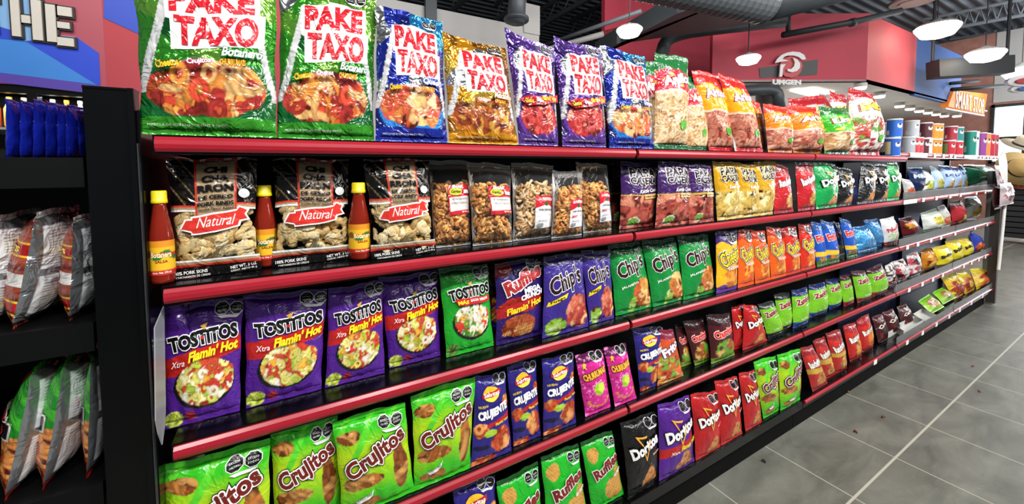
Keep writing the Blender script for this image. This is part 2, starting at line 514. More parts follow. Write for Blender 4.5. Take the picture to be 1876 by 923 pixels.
def make_bag(name, quad, px4, design, seed, back_col=None):
    D = design
    bag = Bag(quad, seed, thick=D.get('T', None) and D['T'] * 1.0, seals=D.get('seals', (0.05, 0.06)), crump=D.get('crump', 1.0), pinch=D.get('pinch', 0.035))
    if 'Tf' in D: bag.T = D['Tf'] * bag.W
    pw = abs(px4[1][0] + px4[2][0] - px4[0][0] - px4[3][0]) / 2; ph = abs(px4[3][1] + px4[2][1] - px4[0][1] - px4[1][1]) / 2
    nu = int(np.clip(pw / 1.9, 14, 120)); nv = int(np.clip(ph / 1.9, 16, 140))
    org = (bag.BL + bag.BR) / 2
    mat = {'film': FILM, 'foil': FOIL, 'clear': CLEAR}[D.get('mat', 'film')]
    rs = seed
    def sheet(v0, v1, nu, nv, mb, both):
        U, V = np.meshgrid(np.linspace(0, 1, nu + 1), np.linspace(v0, v1, nv + 1))
        A = D['bg'](U, V, rs)
        O = D['opac'](U, V) if 'opac' in D else np.ones(U.shape)
        mb.add(bag.front(U, V) - org, gridF(nu, nv), A.reshape(-1, 4), O.ravel())
        if both:
            U2, V2 = np.meshgrid(np.linspace(0, 1, nu // 2 + 1), np.linspace(v0, v1, max(2, nv // 2) + 1))
            bc = D.get('back', '#b9bcc0')
            ob = D['opac'](U2, V2).ravel() if 'opac' in D else 1.0
            if 'backbg' in D:
                U2, V2 = U, V
                mb.add(bag.back(U, V) - org, gridF(nu, nv, True), D['backbg'](U, V, rs).reshape(-1, 4), 1.0)
            else:
                mb.add(bag.back(U2, V2) - org, gridF(nu // 2, max(2, nv // 2), True), (*lin(bc), 0.5 if 'opac' not in D else 0.0), ob)
    body = MB(); sheet(bag.sb, 1 - bag.st, nu, nv, body, True)
    put_items(body, bag, D['items'], pw, org)
    o = body.build(name, mat, loc=org, smooth=True)
    for nm, a, b in (('bottom_seal', 0.0, bag.sb), ('top_seal', 1 - bag.st, 1.0)):
        if D.get('noseal'): continue
        m = MB()
        U, V = np.meshgrid(np.linspace(0, 1, nu // 2 + 1), np.linspace(a, b, 5))
        A = D['bg'](U, V, rs)
        O = np.maximum(D['opac'](U, V), 0.25) if 'opac' in D else np.ones(U.shape)
        zig = 0.0010 * np.sin(V * 700) + 0.006 * bag.W * np.sin(U * 23 + bag.ph[2])
        X = bag.mid(U, V) + zig[..., None] * bag.n - org
        m.add(X, gridF(nu // 2, 4), A.reshape(-1, 4), O.ravel())
        m.add(X - 0.0006 * bag.n, gridF(nu // 2, 4, True), A.reshape(-1, 4), O.ravel())
        m.build(nm, mat, parent=o, smooth=True)
    if 'fill' in D:
        f = D['fill']; R = random.Random(seed)
        m = MB()
        for i in range(f['n']):
            u = R.uniform(0.09, 0.91); v = R.uniform(f['v0'], f['v1'])
            uu = np.array([u]); vv = np.array([v])
            dep = float(bag.off(uu, vv)[0])
            c = bag.mid(uu, vv)[0] + bag.n * R.uniform(-0.3, 0.82) * max(dep - f['r'] * 1.1, 0) - org
            curl(m, c, f['R'] * R.uniform(0.75, 1.25), f['r'] * R.uniform(0.75, 1.2), R, R.choice(f['pal']), f.get('arc', 1.0))
        for q in range(len(m.v)):
            Xw = m.v[q] + org; ex = bag.BR - bag.BL; ey = (bag.TL + bag.TR - bag.BL - bag.BR) / 2
            vv = np.clip(((Xw - bag.BL) @ ey) / (ey @ ey), .01, .98); uu = np.clip(((Xw - bag.BL) @ ex) / (ex @ ex), .03, .97)
            md = bag.mid(uu, vv); of = bag.off(uu, vv)
            dn = np.clip((Xw - md) @ bag.n, -0.7 * np.maximum(of, .001), np.maximum(of - .0012, .0002))
            m.v[q] = md + dn[:, None] * bag.n - org
        c = m.build('contents', FOODM, parent=o, smooth=True); c['kind'] = 'stuff'; c['label'] = f['label']
    return o, bag, org

def curl(m, c, Rr, r, R, col, arc):
    """one fried curl: a bent, lumpy tube"""
    ax = Vector((R.gauss(0, 1), R.gauss(0, 1), R.gauss(0, 1))).normalized()
    e1 = ax.orthogonal().normalized(); e2 = ax.cross(e1)
    n = 9; a1 = 2 * math.pi * arc * R.uniform(0.55, 0.95); a0 = R.uniform(0, 6.28)
    pts = []; rad = []
    for i in range(n):
        a = a0 + a1 * i / (n - 1)
        k = Rr * R.uniform(0.88, 1.12)
        pts.append(Vector(c) + e1 * math.cos(a) * k + e2 * math.sin(a) * k + ax * R.uniform(-.2, .2) * r)
        rad.append(r * R.uniform(0.75, 1.2) * (0.7 if i in (0, n - 1) else 1))
    q = R.uniform(0.75, 1.2); l = lin(col)
    m.tube(pts, rad, 7, (l[0] * q, l[1] * q, l[2] * q, 0))
# ------------------------------------------------------------------ print designs, one function per kind of pack
W_ = '#f2f2ef'
def d_taco(c, light, dark, rim, pal, sub, subcol, flame=False, seed=3, big=True, pu=0.0, kinds=('ring', 'strip', 'twist', 'blob')):
    """big party-mix sack: foil facets, white plate with two red words, heaped bowl"""
    def bg(U, V, s):
        A = flat(U, c, 0.6)
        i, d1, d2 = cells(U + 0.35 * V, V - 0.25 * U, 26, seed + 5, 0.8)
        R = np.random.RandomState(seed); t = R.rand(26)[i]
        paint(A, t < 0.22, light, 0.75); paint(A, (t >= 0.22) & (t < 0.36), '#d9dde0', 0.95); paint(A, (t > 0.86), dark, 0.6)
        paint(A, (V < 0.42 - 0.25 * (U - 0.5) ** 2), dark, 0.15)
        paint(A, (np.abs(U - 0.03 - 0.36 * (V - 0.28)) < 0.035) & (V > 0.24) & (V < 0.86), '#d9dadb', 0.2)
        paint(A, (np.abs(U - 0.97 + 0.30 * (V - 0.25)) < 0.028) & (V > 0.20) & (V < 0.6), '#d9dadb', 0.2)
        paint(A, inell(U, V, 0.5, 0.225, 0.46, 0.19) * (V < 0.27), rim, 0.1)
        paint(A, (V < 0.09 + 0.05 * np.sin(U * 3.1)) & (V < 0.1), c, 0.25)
        m = inell(U, V, 0.5, 0.26, 0.43, 0.165, 0.5, seed)
        food(A, m, U, V, pal, 34, seed, 0.8, kinds=kinds)
        return A
    it = [P([(.20, .86), (.47, .87), (.48, .885), (.84, .87), (.87, .86), (.875, .695), (.915, .69), (.91, .50), (.55, .485), (.24, .475), (.235, .65), (.205, .66)], W_)]
    it += [T('PAKE', .535 + pu, .775, .60, .165, '#c8202c', bold=.05, track=-0.01, arc=.006), T('TAXO', .565 + pu, .585, .60, .175, '#c8202c', bold=.05, track=-0.01, arc=.006)]
    it += octs(.70, .925, .052, .62)
    if flame:
        it += [P([(.04, .385), (.2, .43), (.6, .445), (.97, .50), (.97, .425), (.6, .375), (.2, .34)], '#b3202a'),
               T('Xtra', .42, .412, .12, .032, '#f1e8e0', rot=3, shear=.3), T(sub, .70, .436, .38, .046, '#f6d62a', rot=4, shear=.35, bold=.03)]
    else:
        it += [T(sub, .755, .452, .30, .050, subcol[0], bold=.03, shear=.2, out=[(subcol[1], .07)], rot=-1)]
    it += [T('Cheetos', .22, .385, .16, .045, '#f2c230', rot=8, bold=.05, out=[('#15120c', .06)]), T('Crujitos', .44, .395, .17, .04, '#ffffff', rot=2, bold=.03, out=[('#b0225a', .07)])]
    if not flame: it += [T('CHURRUMAIS', .68, .39, .19, .034, '#f0a020', bold=.05, out=[('#6a2a10', .06)])]
    it += [T('MEZCLA DE BOTANAS DE MAIZ Y TRIGO', .35, .045, .55, .012, '#e8e8e8', bold=0)]
    return dict(bg=bg, items=it, mat='foil', Tf=.155, crump=1.25, seals=(.03, .035), back=c)

def d_rind():
    G = '#a58d6d'
    def bg(U, V, s):
        A = flat(U, '#0c0a0b', 0.0)
        paint(A, (np.abs((U * 0.9 + V * 1.0) % 0.17 - 0.08) < 0.006) & (V > .55), '#8c7752', .2)
        paint(A, (V > .585) & (V < .60), '#c93a2c')
        paint(A, (V > .565) & (V < .585), G)
        paint(A, (V > .548) & (V < .562), W_)
        paint(A, (V > .13) & (V < .145), W_); paint(A, (V > .105) & (V < .13), G); paint(A, (V > .075) & (V < .105), '#c0392e')
        return A
    def op(U, V):
        return np.where((V > .145) & (V < .545), 0.03, 1.0)
    it = [P([(.29, .99), (.77, .99), (.77, .44), (.29, .44)], '#c93a2c'), P([(.315, .99), (.745, .99), (.745, .445), (.315, .445)], G),
          P([(.24, .985), (.35, .955), (.72, .955), (.82, .985), (.82, 1), (.24, 1)], '#d6d2cc'),
          T('LEO', .53, .985, .5, .055, '#b02a26', bold=.08),
          T('CHI', .53, .89, .26, .055, '#141112', bold=.06), T('CHA', .53, .815, .32, .060, '#141112', bold=.06), T('RRON', .53, .735, .42, .065, '#141112', bold=.06),
          T('DE CERDO', .53, .66, .40, .036, '#141112', bold=.05), T('PORK RINDS', .53, .605, .42, .036, '#141112', bold=.05),
          T('Smoke Flavor Added', .53, .562, .41, .024, '#141112', bold=.02),
          P([(.10, .40), (.17, .485), (.24, .49), (.24, .51), (.78, .545), (.80, .575), (.93, .545), (.89, .505), (.93, .455), (.82, .44), (.80, .40), (.52, .365), (.24, .355), (.24, .375)], W_),
          P([(.125, .405), (.185, .475), (.26, .478), (.26, .497), (.77, .53), (.81, .56), (.90, .538), (.865, .503), (.90, .465), (.80, .452), (.775, .41), (.52, .378), (.26, .37), (.24, .39)], '#cf352d'),
          T('Natural', .53, .46, .42, .085, '#f4f0ec', shear=.35, bold=.0, rot=2),
          E(.86, .68, .065, .04, '#cfd0d2'),
          T('100% PORK SKINS', .22, .045, .36, .028, '#e6e4e0', bold=.02, rot=2), T('CHICHARRON DE CERDO', .25, .012, .36, .018, '#d6d4d0', bold=.02, rot=2),
          T('NET WT. 3 OZ', .80, .06, .3, .026, '#e6e4e0', bold=.02, rot=6), T('CONT. NETO 85 g', .80, .028, .3, .02, '#d6d4d0', bold=.02, rot=6)]
    return dict(bg=bg, opac=op, items=it, mat='clear', Tf=.15, crump=.8, pinch=.075, seals=(.075, .03), back='#0c0a0b',
                fill=dict(n=62, v0=.14, v1=.60, R=.016, r=.0105, pal=['#f2d8a0', '#e8c888', '#f6e2b4', '#ddb878'], arc=.7, label='pale tan fried pork rinds filling the sack'))

def d_tostada(c, bandc, green=False):
    def bg(U, V, s):
        A = flat(U, c); A[..., :3] *= (0.82 + 0.4 * vnoise(U, V, 3, 3, 5))[..., None]
        if green:
            paint(A, (V > .9), '#14551f')
        else:
            e = 0.02 * (vnoise(U, V, 16, 10, 3) - .5)
            y = .555 + .13 * (U - .5)
            paint(A, (V > y - .085 + e + .02 * U) & (V < y + .075 + e) & (U > .0) & (U < .99), '#b8231f')
        paint(A, inell(U, V, .535, .325 if not green else .36, .395, .205), '#17161a')
        food(A, inell(U, V, .55, .345 if not green else .385, .37, .195, .25, 4), U, V,
             ['#d9d07a', '#c9c462', '#e9dfa8', '#b9462e', '#e0a23a', '#c23b2a', '#9db63c', '#ece4cf'] if not green else ['#d9d9b0', '#5e9a34', '#c8372c', '#e9e2cf', '#d6a437', '#3f7d2c', '#efe9dc'],
             60, 11, .75, edge='#8a3018', kinds=('ring', 'blob', 'ring', 'blob'))
        food(A, inell(U, V, .13, .07, .12, .07), U, V, ['#b6c53a', '#9cb02a', '#cfd86a'] if not green else ['#3d5f28', '#6a8a3c'], 14, 5, .75, edge='#5b6a1a')
        if not green: paint(A, inell(U, V, .34, .075, .07, .045, .6, 3), '#9c2a30')
        return A
    it = octs(.74, .925, .085, .62, True)
    y = .715
    it += [T('TOSTiTOS', .535, y, .85, .125, '#0b0b0d', bold=.055, rot=7, out=[('#f3f2f0', .06)], track=-.03),
           P([(.49, y + .09), (.585, y + .115), (.545, y + .055)], '#c79a34'), E(.52, y - .005, .022, .014, '#c2272c')]
    if green:
        it += [P([(.2, .64), (.93, .655), (.93, .585), (.27, .565)], '#c5222b'), T('MÁS', .36, .605, .22, .05, '#f5d22c', bold=.06, rot=3), T('SALSA VERDE', .69, .622, .38, .03, '#f3efe8', bold=.04, rot=3)]
    else:
        it += [T('Xtra', .22, .535, .17, .05, '#f0e4e4', shear=.3, rot=7, bold=.01), T("Flamin' Hot", .66, .60, .62, .085, '#f4dd23', bold=.045, shear=.3, rot=9)]
        it += [T('SALSA & MIX', .45, .055, .13, .02, '#e0d8e4', bold=.02)]
    return dict(bg=bg, items=it, Tf=.15, back='#c8c8cc')

def d_ruffmega():
    def bg(U, V, s):
        A = flat(U, '#2c1a63'); A[..., :3] *= (0.8 + 0.5 * vnoise(U, V, 3, 3, 5))[..., None]
        paint(A, inell(U, V, .12, .93, .2, .1, .5, 2), '#7a1f26')
        food(A, inell(U, V, .45, .47, .42, .1, .7, 5), U, V, ['#b3261e', '#c8402a', '#8c1c1a'], 26, 6)
        food(A, inell(U, V, .45, .2, .36, .15, .5, 8), U, V, ['#b5532a', '#c7693a', '#8e3a1c', '#d9a05a'], 16, 9)
        paint(A, inell(U, V, .45, .2, .36, .15, .5, 8) * (np.sin((U * .9 + V * .5) * 150) > .4), '#8a3a1e')
        paint(A, (V > .39 + .15 * (U - .5)) & (V < .52 + .16 * (U - .5)), '#b4252b')
        return A
    it = octs(.70, .94, .09, .68, True) + [T('Ruffles', .49, .78, .80, .18, '#a5282a', rot=22, bold=.05, shear=.1, out=[('#f2f0ee', .05)]),
          T('MEGA', .66, .645, .38, .07, '#eceef2', bold=.06, rot=8), T('CRUNCH', .64, .575, .5, .065, '#eceef2', bold=.06, rot=8),
          T("Flamin' Hot", .5, .455, .74, .085, '#f2d827', rot=11, bold=.04, shear=.2)]
    return dict(bg=bg, items=it, Tf=.16)

def d_ruffgreen():
    def bg(U, V, s):
        A = flat(U, '#20b32a'); A[..., :3] *= (0.85 + 0.3 * vnoise(U, V, 3, 3, 5))[..., None]
        paint(A, V > .93, '#0e4a16')
        for cu, cv, ru, rv in ((.22, .79, .15, .10), (.68, .23, .30, .17), (.83, .36, .13, .16)):
            m = inell(U, V, cu, cv, ru, rv, .4, 3)
            paint(A, m, '#d9a655'); paint(A, m * (np.sin((U * .6 + V) * 130) > .3), '#b98238')
        return A
    it = octs(.70, .88, .085, .62, True) + [T('Ruffles', .52, .60, .82, .15, '#7a1f1c', rot=20, bold=.05, out=[('#f5f3f0', .055)], shear=.1), T('QUESO', .80, .46, .30, .05, '#eef6ea', rot=20, bold=.04)]
    return dict(bg=bg, items=it, Tf=.15)

def d_chips(c, dark, jal):
    def bg(U, V, s):
        A = flat(U, c); A[..., :3] *= (0.8 + 0.45 * vnoise(U, V, 3, 3, 5))[..., None]
        paint(A, (V > .87), dark)
        food(A, inell(U, V, .72, .26, .30, .24, .6, 6), U, V, ['#d79a4a', '#c77a35', '#e3b774', '#b8552c'] if jal else ['#b8483a', '#c9614a', '#9c2f2a', '#d98a6a', '#e0b080'], 16, 5, .7)
        food(A, inell(U, V, .24 if not jal else .42, .12, .2 if not jal else .1, .12), U, V, ['#a9cf5a', '#8cbf3c', '#c5df8a'], 7, 5)
        return A
    it = [T("Chip's", .475, .66, .78, .29, '#2a1418' if not jal else '#341318', rot=16, shear=.15, bold=.03, out=[('#efedec', .035)])]
    if jal: it += [T('JALAPEÑO', .34, .415, .44, .05, '#e9f2e4', bold=.03, rot=12)]
    else: it += [P([(.03, .38), (.42, .47), (.46, .53), (.06, .44)], '#ecd22a'), T('Fuego', .24, .455, .3, .05, '#3a2a10', bold=.03, rot=13)]
    return dict(bg=bg, items=it, Tf=.15)

def d_puffs(c, top, bandc, seed=2):
    def bg(U, V, s):
        A = flat(U, c); A[..., :3] *= (0.85 + 0.3 * vnoise(U, V, 3, 3, 5))[..., None]
        paint(A, V > .80 + .03 * np.sin(U * 9), top); paint(A, V < .10 + .03 * np.sin(U * 6), bandc)
        food(A, inell(U, V, .62, .28, .36, .2, .6, seed), U, V, ['#e9862a', '#d96a1c', '#f0a53f', '#c9501a'], 9, seed, .7, edge='#a83a10')
        return A
    it = octs(.5, .89, .11, .62, False) + [T('Cheetos', .475, .60, .86, .24, '#f6d230', rot=20, bold=.02, out=[('#f3efe6', .085), ('#17120c', .05)])]
    it += [T('TORCIDITOS', .5, .40, .5, .05, '#f4e4d8', bold=.04, rot=6)]
    return dict(bg=bg, items=it, Tf=.16)

def d_zamb(bot, top):
    def bg(U, V, s):
        A = flat(U, '#76bf24'); A[..., :3] *= (0.85 + 0.35 * vnoise(U, V, 3, 3, 5))[..., None]
        paint(A, V > .84, top); paint(A, V < .16, bot)
        m = inell(U, V, .86, .30, .12, .17, .3, 3); paint(A, m, '#dcb455')
        return A
    it = [T('Zambos', .48, .715, .80, .15, '#8c1f3a', rot=9, bold=.05, out=[('#f3ead8', .06)]), T('LIMÓN', .62, .59, .34, .045, '#eef6d8', bold=.03, rot=7), T('PLÁTANO', .42, .25, .38, .07, '#d8ecb0', bold=.03, rot=5), T('YUMMIES', .45, .08, .5, .06, '#e4e8f0', bold=.03, rot=8)]
    return dict(bg=bg, items=it, Tf=.17)

def d_twist():
    def bg(U, V, s):
        A = flat(U, '#35b81e')
        t = np.clip((V - .12) / .5, 0, 1) * np.clip((.86 - V) / .3, 0, 1)
        paint(A, np.clip(t * 1.4 - .1 + .35 * (vnoise(U, V, 2, 3, 8) - .5) * (t > .02), 0, 1) * .9, '#b7d61f')
        paint(A, (np.sin((U * 1.2 - V * 1.0) * 16 + 3 * vnoise(U, V, 2, 2, 9)) > .72) * (V > .6), '#57c82c')
        for cu, cv, ru, rv, sd, n in ((.17, .815, .14, .07, 3, 7), (.30, .36, .27, .075, 5, 12), (.84, .38, .115, .26, 7, 10), (.30, .13, .2, .05, 9, 6)):
            food(A, inell(U, V, cu, cv, ru, rv, .7, sd), U, V, ['#a5622c', '#b87838', '#8a4a20', '#c08a4a'], max(3, n // 2), sd, .75, edge='#5a2c10', kinds=('twist', 'strip'))
        return A
    it = octs(.66, .875, .085, .70, True)
    it += [T('Crujitos', .51, .60, .88, .225, '#6d1f18', rot=24, bold=.035, out=[('#101010', .085), ('#f4f3f0', .052)], shear=.05),
           P([(.18, .20), (.38, .25), (.42, .285), (.40, .225), (.34, .195), (.22, .165)], '#eae8e2'), T('QUESO Y CHILE', .29, .222, .2, .03, '#4a4a44', rot=14, bold=.02),
           T('CONT. NETO 60 g', .22, .045, .3, .018, '#dcefd0', bold=.01)]
    return dict(bg=bg, items=it, Tf=.15)

def d_crunch(mix=False):
    def bg(U, V, s):
        A = flat(U, '#2b2378'); A[..., :3] *= (0.8 + 0.5 * vnoise(U, V, 3, 3, 5))[..., None]
        for cu, cv, ru, rv, sd in ((.72, .24, .26, .16, 3), (.18, .40, .18, .08, 4), (.3, .04, .3, .05, 5), (.9, .66, .14, .07, 7)):
            food(A, inell(U, V, cu, cv, ru, rv, .8, sd), U, V, ['#c9582a', '#d97a3c', '#b0401f', '#e09a5a'], 8, sd, .7, edge='#7a2410')
        paint(A, inell(U, V, .42, .35, .16, .045, .5, 9), '#9fc43c')
        paint(A, inell(U, V, .2, .2, .2, .03), '#14123a')
        paint(A, (V > .425 + .08 * (U - .5)) & (V < .475 + .10 * (U - .5)) & (U > .3), '#b3242a')
        return A
    it = octs(.66, .945, .10, .5, False) + [E(.44, .80, .24, .085, '#e8b62c'), P(ell(.44, .80, .24, .085, 16, math.pi, 2 * math.pi), '#f5df4a'),
          P([(.17, .80), (.44, .825), (.72, .845), (.73, .79), (.44, .765), (.18, .755)], '#b8232c'), T('Sabritas', .45, .80, .46, .05, '#f6f2ee', rot=5, bold=.03),
          T('CRUJIENTE', .485, .585, .85, .125, '#f4f4f2', rot=10, bold=.06, shear=.1), T('NUEVO', .2, .67, .26, .03, '#e9d32c', rot=8, bold=.03), T("Flamin' Hot", .72, .462, .4, .035, '#f2d62a', rot=7, bold=.03)]
    return dict(bg=bg, items=it, Tf=.17)

def d_orangemix():
    def bg(U, V, s):
        A = flat(U, '#c9502a'); food(A, V < .5, U, V, ['#d9622c', '#e08a3a', '#b8402a', '#7da83a', '#e6c08a'], 30, 4)
        paint(A, V > .82, '#7a1f3a')
        return A
    return dict(bg=bg, items=[T('Frito', .5, .66, .9, .16, '#f4f0ee', rot=24, bold=.05, out=[('#3a1a5a', .06)])], Tf=.17)

def d_pink():
    def bg(U, V, s):
        A = flat(U, '#d3268f'); A[..., :3] *= (0.8 + 0.4 * vnoise(U, V, 4, 4, 5))[..., None]
        paint(A, V > .85, '#5a1446')
        n = vnoise(U, V, 26, 30, 8); paint(A, (n > .8), '#f08ad0'); paint(A, n < .14, '#7a1460')
        paint(A, inell(U, V, .52, .41, .17, .1), '#9ccb2c'); paint(A, inell(U, V, .62, .43, .13, .08), '#c6e04a')
        q = ((U - .5) / .42) ** 2 + ((V - .26) / .14) ** 2
        paint(A, (q < 1) & (q > .66) & (V < .26), '#d98a3a')
        return A
    it = octs(.55, .93, .11, .6, False) + [T('CHURRUMAIS', .475, .665, .83, .11, '#f2b03a', rot=8, bold=.06, out=[('#2a1210', .07)]), P([(.12, .83), (.17, .87), (.24, .85), (.2, .81), (.22, .76), (.16, .79), (.1, .77), (.13, .81)], '#e9c23a'), T('con limoncito', .45, .53, .4, .035, '#f6d8ee', rot=14, bold=.02)]
    return dict(bg=bg, items=it, Tf=.17)

def d_tri(c, flame=False, word=True, chip='#c98a4a'):
    """tortilla triangle chips"""
    def bg(U, V, s):
        A = flat(U, c); A[..., :3] *= (0.75 + 0.5 * vnoise(U, V, 3, 3, 5))[..., None]
        m = ((V > .05) & (V < .36) & (U > .30) & (np.abs(U - .66 + .30 * (.36 - V)) < (.36 - V) * 1.05 + .015) & (U < .93)).astype(float)
        m2 = m * (vnoise(U, V, 6, 6, 3) > .1)
        paint(A, m2, chip); paint(A, m2 * (vnoise(U, V, 30, 30, 4) > .62), '#9c5c28')
        if flame: paint(A, (V > .345 + .12 * (U - .5)) & (V < .455 + .10 * (U - .5)), '#b8231f')
        return A
    it = octs(.68, .90, .10, .58, False)
    it += [P([(.24, .80), (.56, .755), (.52, .735), (.32, .765), (.42, .66), (.40, .65)], '#e8a33a'),
           T('Doritos', .49, .625, .82, .155, '#f5f4f2', rot=13, bold=.05, out=[('#120c0c', .05)], track=-.02),
           P([(.405, .575), (.465, .44), (.483, .44), (.645, .70), (.62, .70), (.474, .475), (.425, .58)], '#e8a33a')]
    if flame: it += [T('Xtra', .28, .365, .22, .04, '#f0e4e4', rot=6, shear=.3), T("Flamin' Hot", .68, .425, .5, .07, '#f4dd23', rot=8, shear=.3, bold=.04)]
    else: it += [T('NACHO', .78, .50, .22, .03, '#f0e0d8', rot=8, bold=.02)]
    return dict(bg=bg, items=it, Tf=.16, mat='film')

def d_casera(c, txt, chips, tag2):
    def bg(U, V, s):
        A = flat(U, c)
        paint(A, (V > .60) & (V < .87) & (U > .55) & (vnoise(U, V, 4, 5, 3) > .4), '#5a3a1c', .1)
        food(A, V < .50, U, V, chips, 26, 5, .7, edge='#4a1410')
        paint(A, (V > .485) & (V < .505), '#c9a23a')
        if not tag2: paint(A, inell(U, V, .30, .10, .15, .07), '#e6e0d4'); paint(A, inell(U, V, .30, .10, .135, .06), '#6a9a3c')
        return A
    it = [T('PAPA', .51, .835, .70, .145, '#1c1012', bold=.04, out=[(txt, .06)], track=-.02), T('CASERA', .515, .71, .73, .115, '#1c1012', bold=.04, out=[(txt, .06)], track=-.02), T('Kettle Cooked', .66, .565, .6, .06, '#f2ece6', shear=.4, bold=.02, rot=3)]
    if not tag2: it += [P([(.48, .50), (.92, .515), (.92, .445), (.48, .43)], '#d9b06a'), T('CHILE Y LIMÓN', .70, .472, .4, .03, '#3a1a14', bold=.02)]
    return dict(bg=bg, items=it, Tf=.16, mat='clear', opac=lambda U, V: np.ones(U.shape))

def d_rings(top, mid, ringc, bot, word='Anillos', wcol='#f3ece6', split=.50, edge='#7a3020', hole='#9a5a3c', seed=4):
    """see-through pack of puffed rings under a coloured header"""
    def bg(U, V, s):
        A = flat(U, mid)
        food(A, V < split + .02 * np.sin(U * 4), U, V, ringc, 60, seed, .62, edge=edge, kinds=('ring',))
        paint(A, (np.abs(V - split - .02 * np.sin(U * 4)) < .012), '#f0c8b0')
        paint(A, V > .80 + .04 * np.sin(U * 5), top)
        paint(A, V < .055, bot)
        paint(A, (vnoise(U, V, 12, 22, 7) > .72) * (V > split + .05) * (V < .8), '#e9d24a')
        return A
    it = [T(word, .52, .72, .8, .11, wcol, rot=6, bold=.05, out=[('#8c2030', .05)]), E(.62, .24, .1, .055, '#5aa83a')]
    return dict(bg=bg, items=it, Tf=.2, mat='clear', opac=lambda U, V: np.ones(U.shape), crump=1.5)

def d_curl(lab, n=230):
    """clear sack of fried curls with a paper label"""
    def bg(U, V, s): return flat(U, '#e4e6e8')
    def op(U, V): return np.where(V > .9, .12, .02)
    if lab == 'snak':
        it = [P([(.34, .70), (.93, .72), (.95, .375), (.36, .36)], '#c22834'), P([(.37, .565), (.92, .58), (.93, .42), (.385, .405)], '#d9d4d2'),
              E(.54, .63, .16, .045, '#b8cc3a'), T('Curritos', .54, .63, .24, .035, '#6a1a1a', bold=.04), T('SNAK', .6, .685, .3, .04, '#f4efe9', bold=.06), T('NUTRITION FACTS', .64, .545, .4, .018, '#55504e', bold=0), P([(.74, .605), (.9, .61), (.9, .65), (.74, .645)], '#e4dedc'),
              T('INGREDIENTES: HARINA, SAL', .64, .50, .45, .018, '#6a6664', bold=0), T('NET WT 8 OZ', .8, .395, .24, .02, '#f4efe9', bold=.02)]
    else:
        it = [P([(.42, .565), (.97, .575), (.97, .15), (.42, .14)], '#dfe1e4'), P([(.42, .565), (.97, .575), (.97, .41), (.72, .46), (.42, .40)], '#c42330'),
              E(.71, .465, .06, .028, '#3a5a2c'), T('LA PREFERIDA', .70, .525, .42, .04, '#f6f2ef', bold=.03), T('PORK CRACKLINS', .70, .385, .40, .025, '#3c3c40', bold=.03),
              T('NUTRITION FACTS', .84, .32, .2, .015, '#6a6a70', bold=0), T('NET WT 4 OZ', .6, .24, .24, .02, '#55555a', bold=.02), P([(.46, .165), (.6, .168), (.6, .21), (.46, .207)], '#8c8c92')]
        if lab == 'spicy': it += [T('SPICY', .56, .31, .2, .035, '#c42330', bold=.05)]
    pal = ['#eeb060', '#e09c4c', '#f4c67c', '#cc8640'] if lab != 'plain' else ['#f2d2a2', '#e8c28c', '#f8e0b6', '#d8ac74']
    return dict(bg=bg, opac=op, items=it, mat='clear', Tf=.24, crump=1.2, seals=(.03, .05), noseal=False, back='#e4e6e8',
                fill=dict(n=n, v0=.03, v1=.72, R=.0080, r=.0042, pal=pal, arc=1.0, label='golden fried curls filling the clear sack'))

def d_plain(top, c, pal, word='', wcol='#f2efe8', bot=None, foodbox=(.5, .25, .4, .2), stripe=None, n=12, rot=12, clear=False, out='#2a1a1a', met=0.0):
    """small pack further along the run: header, word, picture of the snack"""
    def bg(U, V, s):
        A = flat(U, c, met); A[..., :3] *= (0.75 + 0.5 * vnoise(U, V, 3, 4, 5 + s % 7))[..., None]
        paint(A, V > .80 + .03 * np.sin(U * 6 + s), top, met)
        if pal: food(A, inell(U, V, *foodbox, .6, 3 + s % 11), U, V, pal, n, 3 + s % 13, .7)
        if bot: paint(A, V < .12, bot)
        if stripe: paint(A, (np.abs(V - stripe[1]) < .05), stripe[0])
        return A
    it = [T(word, .48, .64, .78, .16, wcol, rot=rot, bold=.05, out=[(out, .05)])] if word else []
    return dict(bg=bg, items=it, Tf=.16, mat='clear' if clear else ('foil' if met else 'film'), opac=(lambda U, V: np.ones(U.shape)) if clear else (lambda U, V: np.ones(U.shape)), crump=1.3)

D = {}
GRN = ['#c0562a', '#d98a3d', '#a8322e', '#e0b070', '#8c2a22', '#d9a566', '#c8442f']
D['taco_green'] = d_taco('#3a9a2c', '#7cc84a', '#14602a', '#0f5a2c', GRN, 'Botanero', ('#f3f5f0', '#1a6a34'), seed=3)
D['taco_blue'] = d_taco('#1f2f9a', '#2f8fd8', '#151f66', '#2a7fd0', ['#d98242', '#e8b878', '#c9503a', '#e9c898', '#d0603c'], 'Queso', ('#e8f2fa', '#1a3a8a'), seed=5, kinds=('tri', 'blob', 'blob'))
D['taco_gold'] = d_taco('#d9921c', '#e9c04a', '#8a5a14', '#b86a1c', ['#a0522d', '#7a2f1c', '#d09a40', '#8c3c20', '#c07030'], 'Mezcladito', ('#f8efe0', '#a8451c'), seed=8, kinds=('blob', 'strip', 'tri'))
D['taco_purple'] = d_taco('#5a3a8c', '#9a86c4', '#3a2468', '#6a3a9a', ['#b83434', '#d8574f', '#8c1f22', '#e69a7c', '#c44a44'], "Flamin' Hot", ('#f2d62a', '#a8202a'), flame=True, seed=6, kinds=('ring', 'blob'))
D['rind'] = d_rind()
D['tost_purple'] = d_tostada('#4d1f86', '#b8231f')
D['tost_green'] = d_tostada('#1fa02c', '#c5222b', True)
D['ruffmega'] = d_ruffmega(); D['ruffgreen'] = d_ruffgreen()
D['chips_purple'] = d_chips('#3b2a86', '#241a58', False); D['chips_green'] = d_chips('#12883a', '#0c4a28', True)
